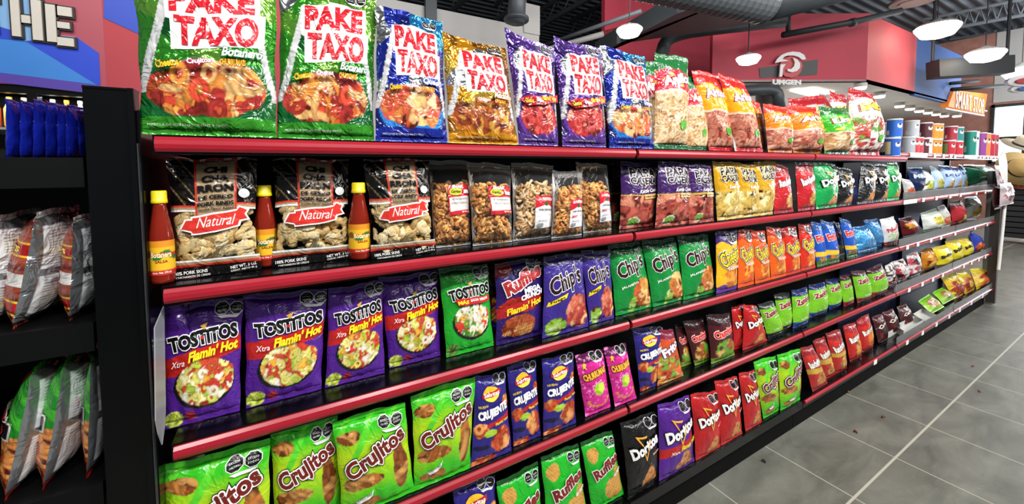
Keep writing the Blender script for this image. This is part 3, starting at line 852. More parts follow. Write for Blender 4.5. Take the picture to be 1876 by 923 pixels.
D['puff_yellow'] = d_puffs('#e6b422', '#3c2268', '#5a2c8c', 2); D['puff_orange'] = d_puffs('#e0601c', '#a8341c', '#d9541c', 3); D['puff_red'] = d_puffs('#cf2f1c', '#8c1f18', '#c9341c', 4)
D['zamb_blue'] = d_zamb('#1c3c8c', '#16245a'); D['zamb_black'] = d_zamb('#15171a', '#22282a'); D['zamb_red'] = d_zamb('#8c1c28', '#3c1420')
D['twist'] = d_twist(); D['crunch'] = d_crunch(); D['orangemix'] = d_orangemix(); D['pink'] = d_pink()
D['tri_black'] = d_tri('#121214'); D['tri_purple'] = d_tri('#52208a', True); D['tri_red'] = d_tri('#b51c20'); D['tri_green'] = d_tri('#159a4c')
D['cas_purple'] = d_casera('#3c1f5c', '#e9e2ec', ['#8c3a34', '#b05548', '#6a2624', '#c07a62', '#9c4438'], False)
D['cas_shaded'] = d_casera('#241428', '#8c7c90', ['#5c2824', '#6a342c', '#4a1c1c'], False)  # darker copy of the purple bag, shade put into its colours
D['cas_yellow'] = d_casera('#c9981c', '#f0e2b8', ['#cdb264', '#d9c47e', '#b99846', '#e3d299', '#c4a552'], True)
PINK = ['#c98a72', '#b56a56', '#d9a58c', '#a85848']; PALE = ['#d9b78c', '#c9a070', '#e6cda8', '#b88c5c']
D['ring_redgreen'] = d_rings('#1f6a34', '#cf2238', PALE, '#1c5a30', seed=4, hole='#b08a5c', edge='#8c5c30', split=.58)
D['ring_yellow'] = d_rings('#d8281f', '#e6a01c', PINK, '#b81c20', 'Aritos', '#e9d0f0', split=.48, seed=6, hole='#8c4a3c')
D['ring_orange'] = d_rings('#d8341f', '#e2801c', PINK, '#c96a1c', 'Aritos', '#f3dcc0', split=.46, seed=7, hole='#8c4a3c')
D['ring_green'] = d_rings('#1f6a2c', '#3fae2c', PALE, '#1c7a2c', 'Limón', '#f0f4d0', split=.42, seed=9, hole='#a8845a')
D['ring_red'] = d_rings('#a81c24', '#c9c4c0', ['#9c2a2c', '#d9d2cc', '#b84a44', '#5a9a3a', '#e6e0d8'], '#b01c24', 'Mix', '#f2d83a', split=.55, seed=10, hole='#e9e2da')
D['curl_snak'] = d_curl('snak'); D['curl_plain'] = d_curl('plain'); D['curl_spicy'] = d_curl('spicy')
D['red_white'] = d_plain('#7a1c20', '#b51f26', ['#c9a05a', '#d8b878', '#a8782c'], 'Rancheritos', '#f2f0ee', '#a01c24', (.7, .22, .26, .2))
D['blue_frit'] = d_plain('#1c4a8c', '#1c4fb0', ['#c96a3a', '#d9b07a', '#4a8a3a', '#7a3020'], 'Fritos', '#d8342c', '#3a6a2c', (.5, .1, .45, .12), ('#e9c22c', .27), out='#f2f2f2')
D['dark_brown'] = d_plain('#2a1014', '#451418', ['#b8843a', '#c9a45a', '#5a9a2c', '#8c4a20'], 'Churritos', '#d8302c', '#6a8a2c', (.55, .25, .42, .24), out='#f2ece8')
D['lblue'] = d_plain('#2c6aa8', '#3c8cc8', None, '', met=.35)
D['white_red'] = d_plain('#d9dce0', '#c9ccd0', ['#e2ddd6', '#9cb88c', '#d8c8b8'], 'Palomitas', '#b8283a', '#a81c24', (.5, .35, .35, .2), out='#f2f2f2')
D['maroon'] = d_plain('#3c1418', '#5c181c', ['#c9862c', '#a83a24', '#d9b04a'], '', bot='#3c1014', foodbox=(.5, .6, .4, .2))
D['green_yel'] = d_plain('#b8c4b8', '#cfd4d0', ['#d9c42c', '#c9b02c', '#e6d85a'], '', bot='#3c8a3c', foodbox=(.55, .5, .35, .22), clear=True)
D['clear_orange'] = d_plain('#b0b4b8', '#b9b8b4', ['#b8482c', '#d0643c', '#c97a4a'], '', foodbox=(.5, .28, .4, .22), clear=True)
D['clear_redyel'] = d_plain('#b0b4b8', '#a82c34', ['#d9c04a', '#e6d05a'], '', foodbox=(.65, .2, .3, .2), clear=True)
D['clear_yel'] = d_plain('#9ca0a4', '#a4a69c', ['#d9b42c', '#c9a02c', '#e6c84a'], '', foodbox=(.5, .3, .42, .25), clear=True)
D['navy'] = d_plain('#2a4a7a', '#16224a', None, 'Milano', '#b8c8e8', out='#16224a', rot=0)
D['lay_yel'] = d_plain('#dfe4ea', '#d3dbe2', ['#d9cf4a', '#e6dc6a', '#5a9a4a'], '', bot='#c8dcd4', foodbox=(.45, .3, .4, .25))
D['lay_grn'] = d_plain('#cfdde9', '#b4cbe0', ['#3c7a34', '#5a9a4a', '#d9cf6a'], '', foodbox=(.55, .28, .38, .24))
D['lay_blue'] = d_plain('#2a5ab8', '#a8c4e6', ['#d9a85a', '#e6c07a'], 'Lays', '#1c4a9c', foodbox=(.6, .2, .34, .18), out='#e8eef4')
D['green_box'] = d_plain('#14503a', '#1c6a4a', ['#7a2c20', '#c9503a', '#d8d2c8', '#3c8a5c'], '', bot='#3a1c18', foodbox=(.5, .45, .4, .2))
D['dots'] = d_plain('#c9c4c4', '#1a1718', ['#e6e2e0', '#c43a54', '#1a1718', '#d9d4d0', '#2a2222'], '', foodbox=(.5, .45, .6, .5), n=40)
D['amber'] = d_plain('#8c5a14', '#b8741c', ['#d9902c', '#8c4a14', '#e6b04a'], '', foodbox=(.5, .4, .4, .35))
D['yell'] = d_plain('#c9b41c', '#e0cf2c', None, 'Maní', '#2a2410', bot='#6a1c18', out='#e6dc6a')
D['blue_or'] = d_plain('#1c3cae', '#2a3c9c', ['#d9702c', '#c9502c', '#e0a04a'], '', foodbox=(.5, .25, .4, .25))
D['red_fire'] = d_plain('#8c1c20', '#b8201f', ['#c98a3a', '#d8a85a', '#a8642c'], 'Rancheritos', '#f0ece4', '#98191f', (.6, .2, .34, .2), ('#c9a43a', .46))
D['red_flame'] = d_plain('#98191f', '#c01f1c', ['#e0882c', '#d9742c', '#e9a84a'], 'Runners', '#f2ede6', '#a01c1c', (.62, .4, .3, .34), n=5)
D['yel_red'] = d_plain('#d0bc1c', '#c9a82c', ['#8c2a1c', '#a83c24', '#e0ca3a', '#c9563a'], '', foodbox=(.5, .35, .45, .35), clear=True)
D['lime'] = d_plain('#7ac81c', '#8cc42c', ['#9c5a3a', '#b87a4a', '#6a8c2c'], '', foodbox=(.45, .5, .3, .3))
D['lime']['Tf'] = .10; D['yel_red']['Tf'] = .12
D['jerky'] = d_plain('#4a1418', '#3c1216', ['#5c1c20', '#2a0c10'], 'Carne', '#d8c8c0', foodbox=(.5, .3, .4, .25))
# ------------------------------------------------------------------ the setting
def floor_mat():
    m, nt, b = new_mat('grey_stone_tiles'); N, L = nt.nodes, nt.links
    tc = N.new('ShaderNodeTexCoord'); sp = N.new('ShaderNodeSeparateXYZ'); L.new(tc.outputs['Object'], sp.inputs[0])
    def line(axis, off, per, hw):
        a = N.new('ShaderNodeMath'); a.operation = 'SUBTRACT'; a.inputs[1].default_value = off; L.new(sp.outputs[axis], a.inputs[0])
        d = N.new('ShaderNodeMath'); d.operation = 'DIVIDE'; d.inputs[1].default_value = per; L.new(a.outputs[0], d.inputs[0])
        f = N.new('ShaderNodeMath'); f.operation = 'PINGPONG'; f.inputs[1].default_value = 0.5; L.new(d.outputs[0], f.inputs[0])
        g = N.new('ShaderNodeMath'); g.operation = 'LESS_THAN'; g.inputs[1].default_value = hw / per; L.new(f.outputs[0], g.inputs[0])
        return g
    gx = line(0, 1.7419, .4419, .0028); gy = line(1, -.2886, .884, .0045)
    nz = N.new('ShaderNodeTexNoise'); nz.inputs['Scale'].default_value = 3.2; nz.inputs['Detail'].default_value = 9; nz.inputs['Roughness'].default_value = .62; nz.inputs['Distortion'].default_value = .6
    mp = N.new('ShaderNodeMapping'); mp.inputs['Scale'].default_value = (1, 2.2, 1); L.new(tc.outputs['Object'], mp.inputs[0]); L.new(mp.outputs[0], nz.inputs['Vector'])
    cr = N.new('ShaderNodeValToRGB'); cr.color_ramp.elements[0].position = .3; cr.color_ramp.elements[0].color = (*lin('#55564f'), 1)
    cr.color_ramp.elements[1].position = .72; cr.color_ramp.elements[1].color = (*lin('#7c7c73'), 1); L.new(nz.outputs['Fac'], cr.inputs[0])
    n2 = N.new('ShaderNodeTexNoise'); n2.inputs['Scale'].default_value = 1.7; n2.inputs['Detail'].default_value = 6; n2.inputs['Distortion'].default_value = 2.2; L.new(tc.outputs['Object'], n2.inputs['Vector'])
    vr = N.new('ShaderNodeMapRange'); vr.inputs[1].default_value = .497; vr.inputs[2].default_value = .503; L.new(n2.outputs['Fac'], vr.inputs[0])
    pp = N.new('ShaderNodeMath'); pp.operation = 'PINGPONG'; pp.inputs[1].default_value = .5; L.new(vr.outputs[0], pp.inputs[0])
    vein = N.new('ShaderNodeMixRGB'); vein.inputs[2].default_value = (*lin('#97968a'), 1); L.new(cr.outputs[0], vein.inputs[1])
    vm = N.new('ShaderNodeMath'); vm.operation = 'MULTIPLY'; vm.inputs[1].default_value = .45; L.new(pp.outputs[0], vm.inputs[0]); L.new(vm.outputs[0], vein.inputs[0])
    mx = N.new('ShaderNodeMath'); mx.operation = 'MAXIMUM'; g7 = N.new('ShaderNodeMath'); g7.operation = 'MULTIPLY'; g7.inputs[1].default_value = .8
    L.new(gx.outputs[0], g7.inputs[0]); L.new(g7.outputs[0], mx.inputs[0]); L.new(gy.outputs[0], mx.inputs[1])
    mg = N.new('ShaderNodeMixRGB'); mg.inputs[2].default_value = (*lin('#b3b0a2'), 1); L.new(mx.outputs[0], mg.inputs[0]); L.new(vein.outputs[0], mg.inputs[1])
    L.new(mg.outputs[0], b.inputs['Base Color'])
    b.inputs['Roughness'].default_value = .42
    bp = N.new('ShaderNodeBump'); bp.inputs['Strength'].default_value = .12; bp.inputs['Distance'].default_value = .003; L.new(nz.outputs['Fac'], bp.inputs['Height']); L.new(bp.outputs[0], b.inputs['Normal'])
    return m
m = MB(); m.box((-4, -7, -.05), (18, 9.6, 0)); struct('floor', m, floor_mat())

CORAL = solid('coral_red_paint', '#b8444c', .7, var=.05, bscale=2)
REDW = solid('deep_red_paint', '#ae3648', .65, var=.06, bscale=1.5)
BLUEW = solid('blue_paint', '#2a5698', .7, var=.06, bscale=2)
GREYW = solid('pale_grey_paint', '#a9a8a6', .6, var=.03, bscale=3)
BRICK = solid('brown_brick', '#96685c', .75, var=.15, bscale=9)
DARK = solid('charcoal_paint', '#24272b', .6, var=.08, bscale=4)
DUCT = solid('dark_duct_paint', '#3c4247', .5, var=.06, bscale=5)
DUCT2 = solid('grey_duct_paint', '#62686d', .45, var=.06, bscale=5)
WHITEC = solid('white_soffit', '#c4c2bd', .6, var=.03, bscale=3)
LAMPM = solid('lamp_diffuser', '#fff6e6', .4, emis=16.0)
DAY = solid('bright_daylight', '#eef6ff', .5, emis=1.6)

BY = 4.0
def wallY(x0, x1, z0, z1, y0, mat, name, t=.08):
    m = MB(); m.box((x0, y0, z0), (x1, y0 + t, z1)); return struct(name, m, mat)
wallY(-1.17, 0.9, 0, 4.4, BY, CORAL, 'wall_back_coral')
wallY(0.9, 3.515, 0, 3.39, BY, GREYW, 'wall_back_pale')
m = MB(); m.box((3.24, BY - .02, 3.3), (3.515, BY + .06, 3.72)); struct('wall_back_step', m, GREYW)
wallY(4.85, 7.9, 0, 4.4, BY + .05, REDW, 'wall_back_red')
wallY(-4, 14.6, 0, 4.75, 9.5, DARK, 'wall_back_hall')
wallY(7.9, 14.6, 0, 2.6, BY + .05, WHITEC, 'wall_back_kitchen')
m = MB(); m.box((1.78, BY - .06, 2.4), (1.925, BY - .002, 4.0)); struct('trim_1', m, DUCT)
wallY(-4, -1.17, 0, 4.4, BY + .9, DARK, 'wall_back_cooler')

# ceiling: dark deck with ribs, joists
def deck_mat():
    m, nt, b = new_mat('dark_ribbed_deck'); N, L = nt.nodes, nt.links
    tc = N.new('ShaderNodeTexCoord'); wv = N.new('ShaderNodeTexWave'); wv.bands_direction = 'Y'; wv.inputs['Scale'].default_value = 1.6
    L.new(tc.outputs['Object'], wv.inputs['Vector'])
    cr = N.new('ShaderNodeValToRGB'); cr.color_ramp.elements[0].color = (*lin('#454c54'), 1); cr.color_ramp.elements[1].color = (*lin('#7a848e'), 1); L.new(wv.outputs['Fac'], cr.inputs[0]); L.new(cr.outputs[0], b.inputs['Base Color'])
    bp = N.new('ShaderNodeBump'); bp.inputs['Distance'].default_value = .05; L.new(wv.outputs['Fac'], bp.inputs['Height']); L.new(bp.outputs[0], b.inputs['Normal'])
    b.inputs['Roughness'].default_value = .6
    return m
m = MB(); m.box((-4, -7, 4.75), (18, 9.6, 4.8)); struct('ceiling', m, deck_mat())
for i in range(7):
    m = MB(); x = 2.1 + i * .95
    m.box((x - .035, 0.2, 4.30), (x + .035, 6.3, 4.38)); m.box((x - .03, .2, 4.62), (x + .03, 6.3, 4.70))
    for j in range(12):
        y = .3 + j * .5; m.tube([(x, y, 4.36), (x, y + .25, 4.64), (x, y + .5, 4.36)], .014, 6)
    tag(m.build('ceiling_joist', DUCT, loc=(x, 3, 4.34), shift=True), 'dark open-web steel joist under the ribbed ceiling deck', 'joist', 'steel joists above the back aisle')
def joist(p0, p1, lab):
    m = MB(); p0 = np.array(p0); p1 = np.array(p1); d = p1 - p0; n = 14
    up = np.array([0, 0, .30])
    m.tube([p0, p1], .035, 8); m.tube([p0 + up, p1 + up], .035, 8)
    for j in range(n):
        m.tube([p0 + d * j / n, p0 + d * (j + .5) / n + up, p0 + d * (j + 1) / n], .018, 6)
    tag(m.build('ceiling_joist', DUCT2, loc=p0, shift=True), lab, 'joist')
joist(atd(1690, 62, 8.5), atd(1990, 6, 7.0), 'open-web joist above the first two far pendant lamps')
joist(atd(1740, 72, 10.5), atd(2000, 36, 8.8), 'open-web joist lower and farther, behind the far pendants')

# slab-like duct running over the back aisle, traced at its own height
z = 2.98
pl = [onz(*q, z) for q in ((1090, 105), (1130, 81), (1300, 56), (1385, 43), (1385, -20), (1240, 25))]
m = MB(); m.prism(pl, (0, 0, .22)); tag(m.build('rectangular_duct', DUCT, loc=pl[0], shift=True), 'wide dark rectangular duct in front of the red back wall', 'duct')
def pipe(name, pts, r, mat, lab, cat='pipe', seg=14, flange=None):
    m = MB(); m.tube(pts, r, seg)
    if flange is not None: m.tube(flange[0], flange[1], 20)
    return tag(m.build(name, mat, loc=pts[0], shift=True, smooth=True), lab, cat)
def hung(o_pts): 
    m = MB()
    for q in o_pts: m.tube([np.array(q), np.array([q[0], q[1], 4.742])], .008, 6)
    return m
def arcpts(P, n=6):
    """rounds the corners of a polyline"""
    P = [np.array(p, float) for p in P]; o = [P[0]]
    for i in range(1, len(P) - 1):
        a = P[i] + (P[i - 1] - P[i]) * .35; c = P[i] + (P[i + 1] - P[i]) * .35
        for t in np.linspace(0, 1, n): o.append((1 - t) ** 2 * a + 2 * t * (1 - t) * P[i] + t * t * c)
    o.append(P[-1]); return o
pipe('sprinkler_pipe', [atd(960, 100, 6.6) + np.array([0, 0, 4.742 - atd(960, 100, 6.6)[2]]), atd(960, 100, 6.6), atd(1052, 77, 6.4), atd(1106, 62, 6.3)], .045, GREYW, 'pale section of pipe rising toward the near pendant lamp')
pipe('sprinkler_pipe', [atd(1109, 61.3, 6.29), atd(1236, 28, 6.0), atd(1236, 28, 6.0) + np.array([.02, 0, .05]), atd(1236, 28, 6.0) + np.array([.02, 0, 4.742 - atd(1236, 28, 6.0)[2]])], .045, CORAL, 'red section of pipe passing behind the near pendant lamp')
pipe('ceiling_conduit', [atd(1000, 82, 6.2), atd(1175, 20, 5.2)], .03, DUCT2, 'thin grey conduit above the pale pipe')
pipe('round_duct', arcpts([atd(1440, 36, 4.75), atd(1222, 62, 5.3), atd(1207, 120, 5.3)]), .085, DUCT, 'dark bent duct dropping behind the red ring-snack bags', 'duct', 18)
pipe('round_duct', arcpts([atd(1010, -50, 4.6), atd(948, -25, 4.7), atd(946, 42, 4.7)]), .105, DUCT, 'dark duct elbow with flange above the pale wall', 'duct', 18, ([atd(946, 33, 4.7), atd(946, 38, 4.7)], .15))
# corrugated duct
p0, p1 = atd(1040, -70, 2.9), atd(1402, 8, 3.4)
L_ = [p0 + (p1 - p0) * i / 120 for i in range(121)]
m = MB(); m.tube(L_, [.157 + (.010 if i % 4 < 2 else 0) for i in range(121)], 24); tag(m.build('spiral_duct', DUCT2, loc=p1, shift=True), 'grey corrugated round duct crossing under the ceiling', 'duct')
pipe('round_duct', [p1 + (p1 - p0) * .02, atd(1700, -60, 4.4)], .135, DUCT, 'smooth duct continuing from the corrugated one', 'duct', 20)
m = MB(); m.tube([atd(1434, 64, 4.9), atd(1566, 40, 4.9), atd(1650, 20, 4.9)], .038, 12); m.tube([atd(1444, 62, 4.9), atd(1444, 20, 4.9)], .028, 10); m.tube([atd(1558, 42, 4.9), atd(1566, 40, 4.9)], .05, 12)
tag(m.build('drain_pipe', DARK, loc=atd(1434, 64, 4.9), shift=True, smooth=True), 'black drain pipe hung across the red fascia', 'pipe')
m = MB(); c = atd(1672, 4, 5.6); m.lathe([(.06, -.01), (.25, -.005), (.27, .02), (.2, .06)], 32, org=c); m.lathe([(.10, -.02), (.15, -.02), (.15, 0), (.10, 0)], 32, org=c)
tag(m.build('air_diffuser', GREYW, loc=c, shift=True), 'round ceiling air diffuser above the red fascia corner', 'vent')
m = MB(); c = atd(1874, 88, 10); m.lathe([(.06, -.01), (.2, -.005), (.22, .02), (.15, .06)], 24, org=c); tag(m.build('air_diffuser', GREYW, loc=c, shift=True), 'small round air diffuser near the frame edge', 'vent')

# bulkhead over the counter
A0 = np.array([7.256, 1.42]); B0 = A0 - 2.15 * np.array([.867, -.498]); ZB, ZT = 2.53, 3.46
m = MB(); m.prism([(*A0, ZB), (*B0, ZB), (*(B0 + np.array([.03, .06])), ZB), (*(A0 + np.array([.03, .06])), ZB)], (0, 0, ZT - ZB)); struct('wall_bulkhead_red', m, REDW)
m = MB(); m.box((A0[0], 1.42, ZB), (9.13, 1.48, ZT)); struct('wall_bulkhead_coral', m, CORAL)
m = MB(); m.box((9.13, 1.42, ZB - .02), (11.6, 1.48, ZT)); struct('wall_bulkhead_blue', m, BLUEW)
m = MB(); m.prism([(*A0, ZB), (13.6, 1.42, ZB), (13.6, BY, ZB), (6.0, BY, ZB), (*B0, ZB)], (0, 0, .03)); struct('ceiling_soffit', m, WHITEC)
# second, farther wall and window
yl = onx(1815, 230, 14.5)[1]
m = MB(); m.box((14.5, yl, 0), (14.6, BY, 4.4)); m.box((14.5, -3, 2.75), (14.6, yl, 4.4)); m.box((14.5, -3, 0), (14.6, yl, 1.4)); struct('wall_far', m, BRICK)
m = MB(); m.box((14.48, -3, 2.80), (14.5, yl - .02, 4.4)); struct('wall_far_upper', m, GREYW)
wn = empty('window_1', (14.55, .6, 2.1)); wn['kind'] = 'structure'
FRM = solid('black_window_frame', '#1b1d20', .4, var=.05)
m = MB()
for y in (yl - .03, yl - .50, yl - 1.3, -.6, -1.6): m.box((14.44, y - .025, 1.40), (14.52, y + .025, 2.76))
for zz in (2.72, 1.98, 1.42): m.box((14.44, -1.6, zz - .03), (14.52, yl, zz + .03))
f = m.build('window_frame', FRM, wn, shift=True, loc=(14.55, .6, 2.1)); f.location = (0, 0, 0); f['kind'] = 'structure'
m = MB(); m.box((14.53, -1.6, 1.40), (14.54, yl, 2.75)); f = m.build('window_pane', DAY, wn, shift=True, loc=(14.55, .6, 2.1)); f.location = (0, 0, 0); f['kind'] = 'structure'

# signs
BWH = solid('sign_white', '#dcdada', .5, var=.03); BRED = solid('sign_red', '#b02a34', .45, var=.03); BBLK = solid('sign_charcoal', '#2a2c2e', .5, var=.05)
ev = np.array([.867, -.498, 0]); nv_ = np.array([-.498, -.867, 0])
def on_diag(x, y):       # point on the angled red fascia
    d = ray(x, y); o = np.array([*A0, 0]); t = (o - CAM) @ nv_ / (d @ nv_); return CAM + t * d
def diag_poly(m, px, lift, t=.02):
    P_ = [on_diag(*q) + nv_ * lift for q in px]; m.prism(P_, nv_ * t)
sg = empty('logo_sign', on_diag(1444, 130)); tag(sg, 'red and white swirl emblem on charcoal bar, red fascia', 'sign')
LO = on_diag(1444, 130)
def sgpart(m, n, mat): o = m.build(n, mat, sg, shift=True, loc=LO); o.location = (0, 0, 0)
m = MB(); diag_poly(m, [(1390, 125), (1498, 109), (1496, 137), (1392, 143)], .002, .006); sgpart(m, 'bar', BBLK)
def K(*p): return [(1280 + x * .1919, y * .1919) for x, y in p]
m = MB(); diag_poly(m, K((752, 640), (790, 570), (850, 545), (910, 545), (955, 575), (978, 630), (960, 690), (925, 730), (870, 745), (810, 735), (775, 700)), .012); sgpart(m, 'red_swirl', BRED)
m = MB(); diag_poly(m, K((703, 612), (722, 575), (760, 538), (810, 515), (870, 503), (935, 509), (980, 535), (997, 575), (962, 582), (930, 556), (885, 541), (830, 540), (790, 552), (775, 575), (840, 590), (760, 600)), .036); sgpart(m, 'white_crescent', BWH)
m = MB(); diag_poly(m, K((872, 560), (915, 578), (942, 615), (940, 655), (912, 686), (866, 699), (826, 690), (820, 668), (856, 668), (884, 642), (892, 605)), .036); sgpart(m, 'white_tongue', BWH)
m = MB(); diag_poly(m, K((755, 625), (805, 622), (780, 660), (772, 738), (745, 741)), .036); sgpart(m, 'white_stroke', BWH)
m = MB()
Vt, F = text_geo('UMGEN', .06, 0, 1, 1, 2); ct = on_diag(1440, 151); w_ = np.linalg.norm(on_diag(1466, 151) - on_diag(1414, 151)); h_ = .072
up_ = np.array([0, 0, 1.]); Pt = [ct + ev * v[0] * w_ + up_ * (v[1] * h_ + v[0] * w_ * -.02) for v in Vt]
m.add([p + nv_ * .02 for p in Pt], F); m.add([p + nv_ * .002 for p in Pt], [f[::-1] for f in F]); sgpart(m, 'lettering', BWH)

# orange lit sign at the far end of the fascia
SGO = solid('orange_lit_face', '#d9701a', .5, emis=.6); SGY = solid('yellow_lit_letters', '#fff8d8', .5, emis=1.5); SGK = solid('dark_letter_edge', '#4a2210', .5)
q = [ony(x, y, 1.38) for x, y in ((1737, 195), (1748, 165), (1809, 172), (1803, 209))]
so = empty('lit_shop_sign', q[0]); tag(so, 'orange lit sign reading SMART STOP, end of blue fascia', 'sign')
m = MB(); m.prism(q, (0, .10, 0)); o = m.build('panel', SGO, so, shift=True, loc=q[0]); o.location = (0, 0, 0)
m = MB(); Vt, F = text_geo('SMART STOP', .0, 0, 1, 1, 2, .12)
a = ony(1753, 182, 1.36); b = ony(1804, 194, 1.36); xw = b[0] - a[0]; zc = (a[2] + b[2]) / 2
m.add([(a[0] + (v[0] + .5) * xw, 1.37, zc + v[1] * .30) for v in Vt], F)
m2 = MB(); Vo, Fo = text_geo('SMART STOP', .0, .035, 1, 1, 2, .12); m2.add([(a[0] + (v[0] + .5) * xw, 1.374, zc + v[1] * .30) for v in Vo], Fo); o = m2.build('letter_edge', SGK, so, shift=True, loc=q[0]); o.location = (0, 0, 0)
o = m.build('lettering', SGY, so, shift=True, loc=q[0]); o.location = (0, 0, 0)
m = MB(); qs = [ony(x, y, 1.40) for x, y in ((1733, 197), (1804, 210), (1804, 213), (1733, 200))]; m.prism(qs, (0, .04, 0)); tag(m.build('sign_ledge', WHITEC, loc=qs[0], shift=True), 'pale ledge beneath the orange lit sign', 'ledge')
# black box beam and rods before the sign
m = MB(); P_ = [atd(x, y, 6.0) for x, y in ((1721, 108), (1860, 100), (1860, 132), (1722, 140))]; m.prism(P_, FWD * .2)
for q in (P_[0], P_[1]): m.tube([q + FWD * .1, np.array([*(q + FWD * .1)[:2], 4.742])], .02, 6)
tag(m.build('box_duct', DARK, loc=P_[0], shift=True), 'black box duct in front of the blue fascia end', 'duct')
pipe('ceiling_rod', [atd(1741, 153, 7.2), atd(1792, 148, 7.2)], .03, DARK, 'short black rod under the box duct')
pipe('ceiling_rod', [atd(1744, 164, 7.1), atd(1850, 156, 7.1)], .035, DARK, 'long black rod above the orange lit sign')
# round hanging sign, far side
rs = atd(1880, 152, 6.4); r_ = empty('round_hanging_sign', rs); tag(r_, 'white oval hanging sign with red and blue centre, frame edge', 'sign')
for nm, mt, y0, ry, rx, dz in (('white_face', BWH, 147, 11, 36, 0), ('blue_face', BLUEW, 161, 8, 30, .02)):
    m = MB(); P_ = [atd(1882 + rx * math.cos(a), y0 + ry * math.sin(a) - 3 * math.cos(a), 6.4 + dz) for a in np.linspace(0, 2 * math.pi, 26)[:-1]]; m.prism(P_, FWD * .05)
    P2 = [atd(1884 + rx * .6 * math.cos(a), y0 + ry * .5 * math.sin(a) - 2 * math.cos(a), 6.37) for a in np.linspace(0, 2 * math.pi, 26)[:-1]]
    o = m.build('oval_panel', BWH, r_, shift=True, loc=rs); o.location = (0, 0, 0)
    m = MB(); m.prism(P2, FWD * .02); o = m.build('oval_centre', BRED if nm == 'white_face' else BLUEW, r_, shift=True, loc=rs); o.location = (0, 0, 0)

# pendant lamps
CORD = solid('lamp_cord', '#202326', .5, var=.05)
def pendant(x, y, wpx, Z, lab, zt=4.74):
    c = atd(x, y, Z); R = wpx / 2 * Z / FPX
    r = empty('pendant_lamp', c); tag(r, lab, 'lamp', 'white pendant lamps')
    m = MB(); m.lathe([(R * .3, -R * .62), (R * .72, -R * .50), (R * .98, -R * .10), (R, .0), (R * .9, R * .10)], 32); m.build('diffuser', LAMPM, r, smooth=True)
    m = MB(); m.lathe([(R * .93, R * .08), (R * .80, R * .22), (R * .3, R * .36), (R * .12, R * .5)], 32); m.build('lamp_housing', GREYW, r, smooth=True)
    m = MB(); m.tube([(0, 0, R * .45), (0, 0, zt - c[2])], .006, 6); m.build('cord', CORD, r)
pendant(1153, 54, 46, 4.3, 'pendant lamp over the blue and purple foil bags')
pendant(1371, 106, 40, 4.3, 'pendant lamp in front of the red fascia', 2.975)
pendant(1717, 50, 62, 5.6, 'pendant lamp beside the red fascia corner')
pendant(1805, 97, 52, 5.7, 'pendant lamp over the blue fascia end')
pendant(1872, 128, 52, 7.6, 'pendant lamp above the oval hanging sign')
pendant(213, 4, 66, 4.6, 'pendant lamp over the coral wall beside green bags')

# downlights and tubes under the soffit
DLM = solid('downlight_lens', '#fff2d8', .4, emis=5.0)
for i, (x, y) in enumerate([(1576, 160), (1611, 176), (1648, 194), (1667, 199), (1684, 203), (1700, 206), (1715, 209), (1730, 212), (1753, 212)]):
    c = onz(x, y, 2.47)
    r = empty('downlight', c); tag(r, 'round white downlight under the soffit, %s from the red corner' % (ORD + ['seventh', 'eighth', 'ninth'])[i], 'downlight', 'downlights under the soffit')
    m = MB(); m.lathe([(.062, -.03), (.07, -.01), (.07, .0)], 24); m.build('lens', DLM, r)
    m = MB(); m.lathe([(.075, 0), (.075, .055), (.07, .058)], 24); m.build('can', WHITEC, r)
for i, (a, b) in enumerate([((1455, 166), (1492, 176)), ((1480, 164), (1520, 172))]):
    pa_, pb_ = onz(*a, 2.50), onz(*b, 2.50)
    d = (pb_ - pa_); d[2] = 0; nrm = np.array([-d[1], d[0], 0]) / np.linalg.norm(d) * .06
    m = MB(); m.prism([pa_ - nrm, pb_ - nrm, pb_ + nrm, pa_ + nrm], (0, 0, .028)); tag(m.build('tube_light', DLM, loc=pa_, shift=True), 'flat white tube light under soffit, %s from the emblem sign' % ORD[i], 'ceiling light', 'tube lights under the soffit')
# steel hood pipe under the emblem
STEEL = solid('brushed_steel', '#9a9d9c', .3, .8, var=.06, bscale=20)
h = atd(1408, 178, 5.9)
m = MB(); m.lathe([(.17, .0), (.17, h[2] + .08)], 28, org=(h[0], h[1], 0)); tag(m.build('flue', STEEL, loc=h, shift=True, smooth=True), 'steel flue below the emblem sign', 'flue')
pipe('round_duct', arcpts([atd(1340, 168, 5.5), atd(1424, 163, 5.5), atd(1428, 197, 5.5)]), .075, DUCT, 'dark duct elbow just under the emblem sign', 'duct')

m = MB(); m.prism([ony(x, y, BY - .001) for x, y in ((190, -40), (262, -40), (262, 66), (190, 33))], (0, -.004, 0)); struct('trim_2', m, solid('blue_wall_graphic', '#2c4cc0', .5, var=.04))
# cooler fascia with the backlit word
FP = {'purple': '#5a45a8', 'sky': '#3f86d8', 'blue': '#2c4cd0', 'rose': '#b0505e', 'pale': '#86b8e8'}
fs = empty('cooler_fascia', (-1.8, BY, 2.6)); tag(fs, 'blue, purple and rose printed fascia over the drinks cooler', 'fascia')
m = MB(); x_l = ony(-60, 100, BY)[0]; m.box((x_l - 1.2, BY, 2.066), (-1.17, BY + .3, 4.0)); o = m.build('board', solid('fascia_rose', FP['rose'], .45, var=.04, bscale=2), fs, shift=True, loc=(-1.8, BY, 2.6)); o.location = (0, 0, 0)
def facet(px, key, lift):
    m = MB(); P_ = [ony(x, y, BY - lift) for x, y in px]; m.prism(P_, (0, .003, 0))
    o = m.build('facet', solid('fascia_' + key, FP[key], .45, var=.05, bscale=2), fs, shift=True, loc=(-1.8, BY, 2.6)); o.location = (0, 0, 0)
facet([(-80, 122), (0, 133), (150, 150), (184, 155), (184, 172), (150, 169), (0, 151), (-80, 140)], 'purple', .004)
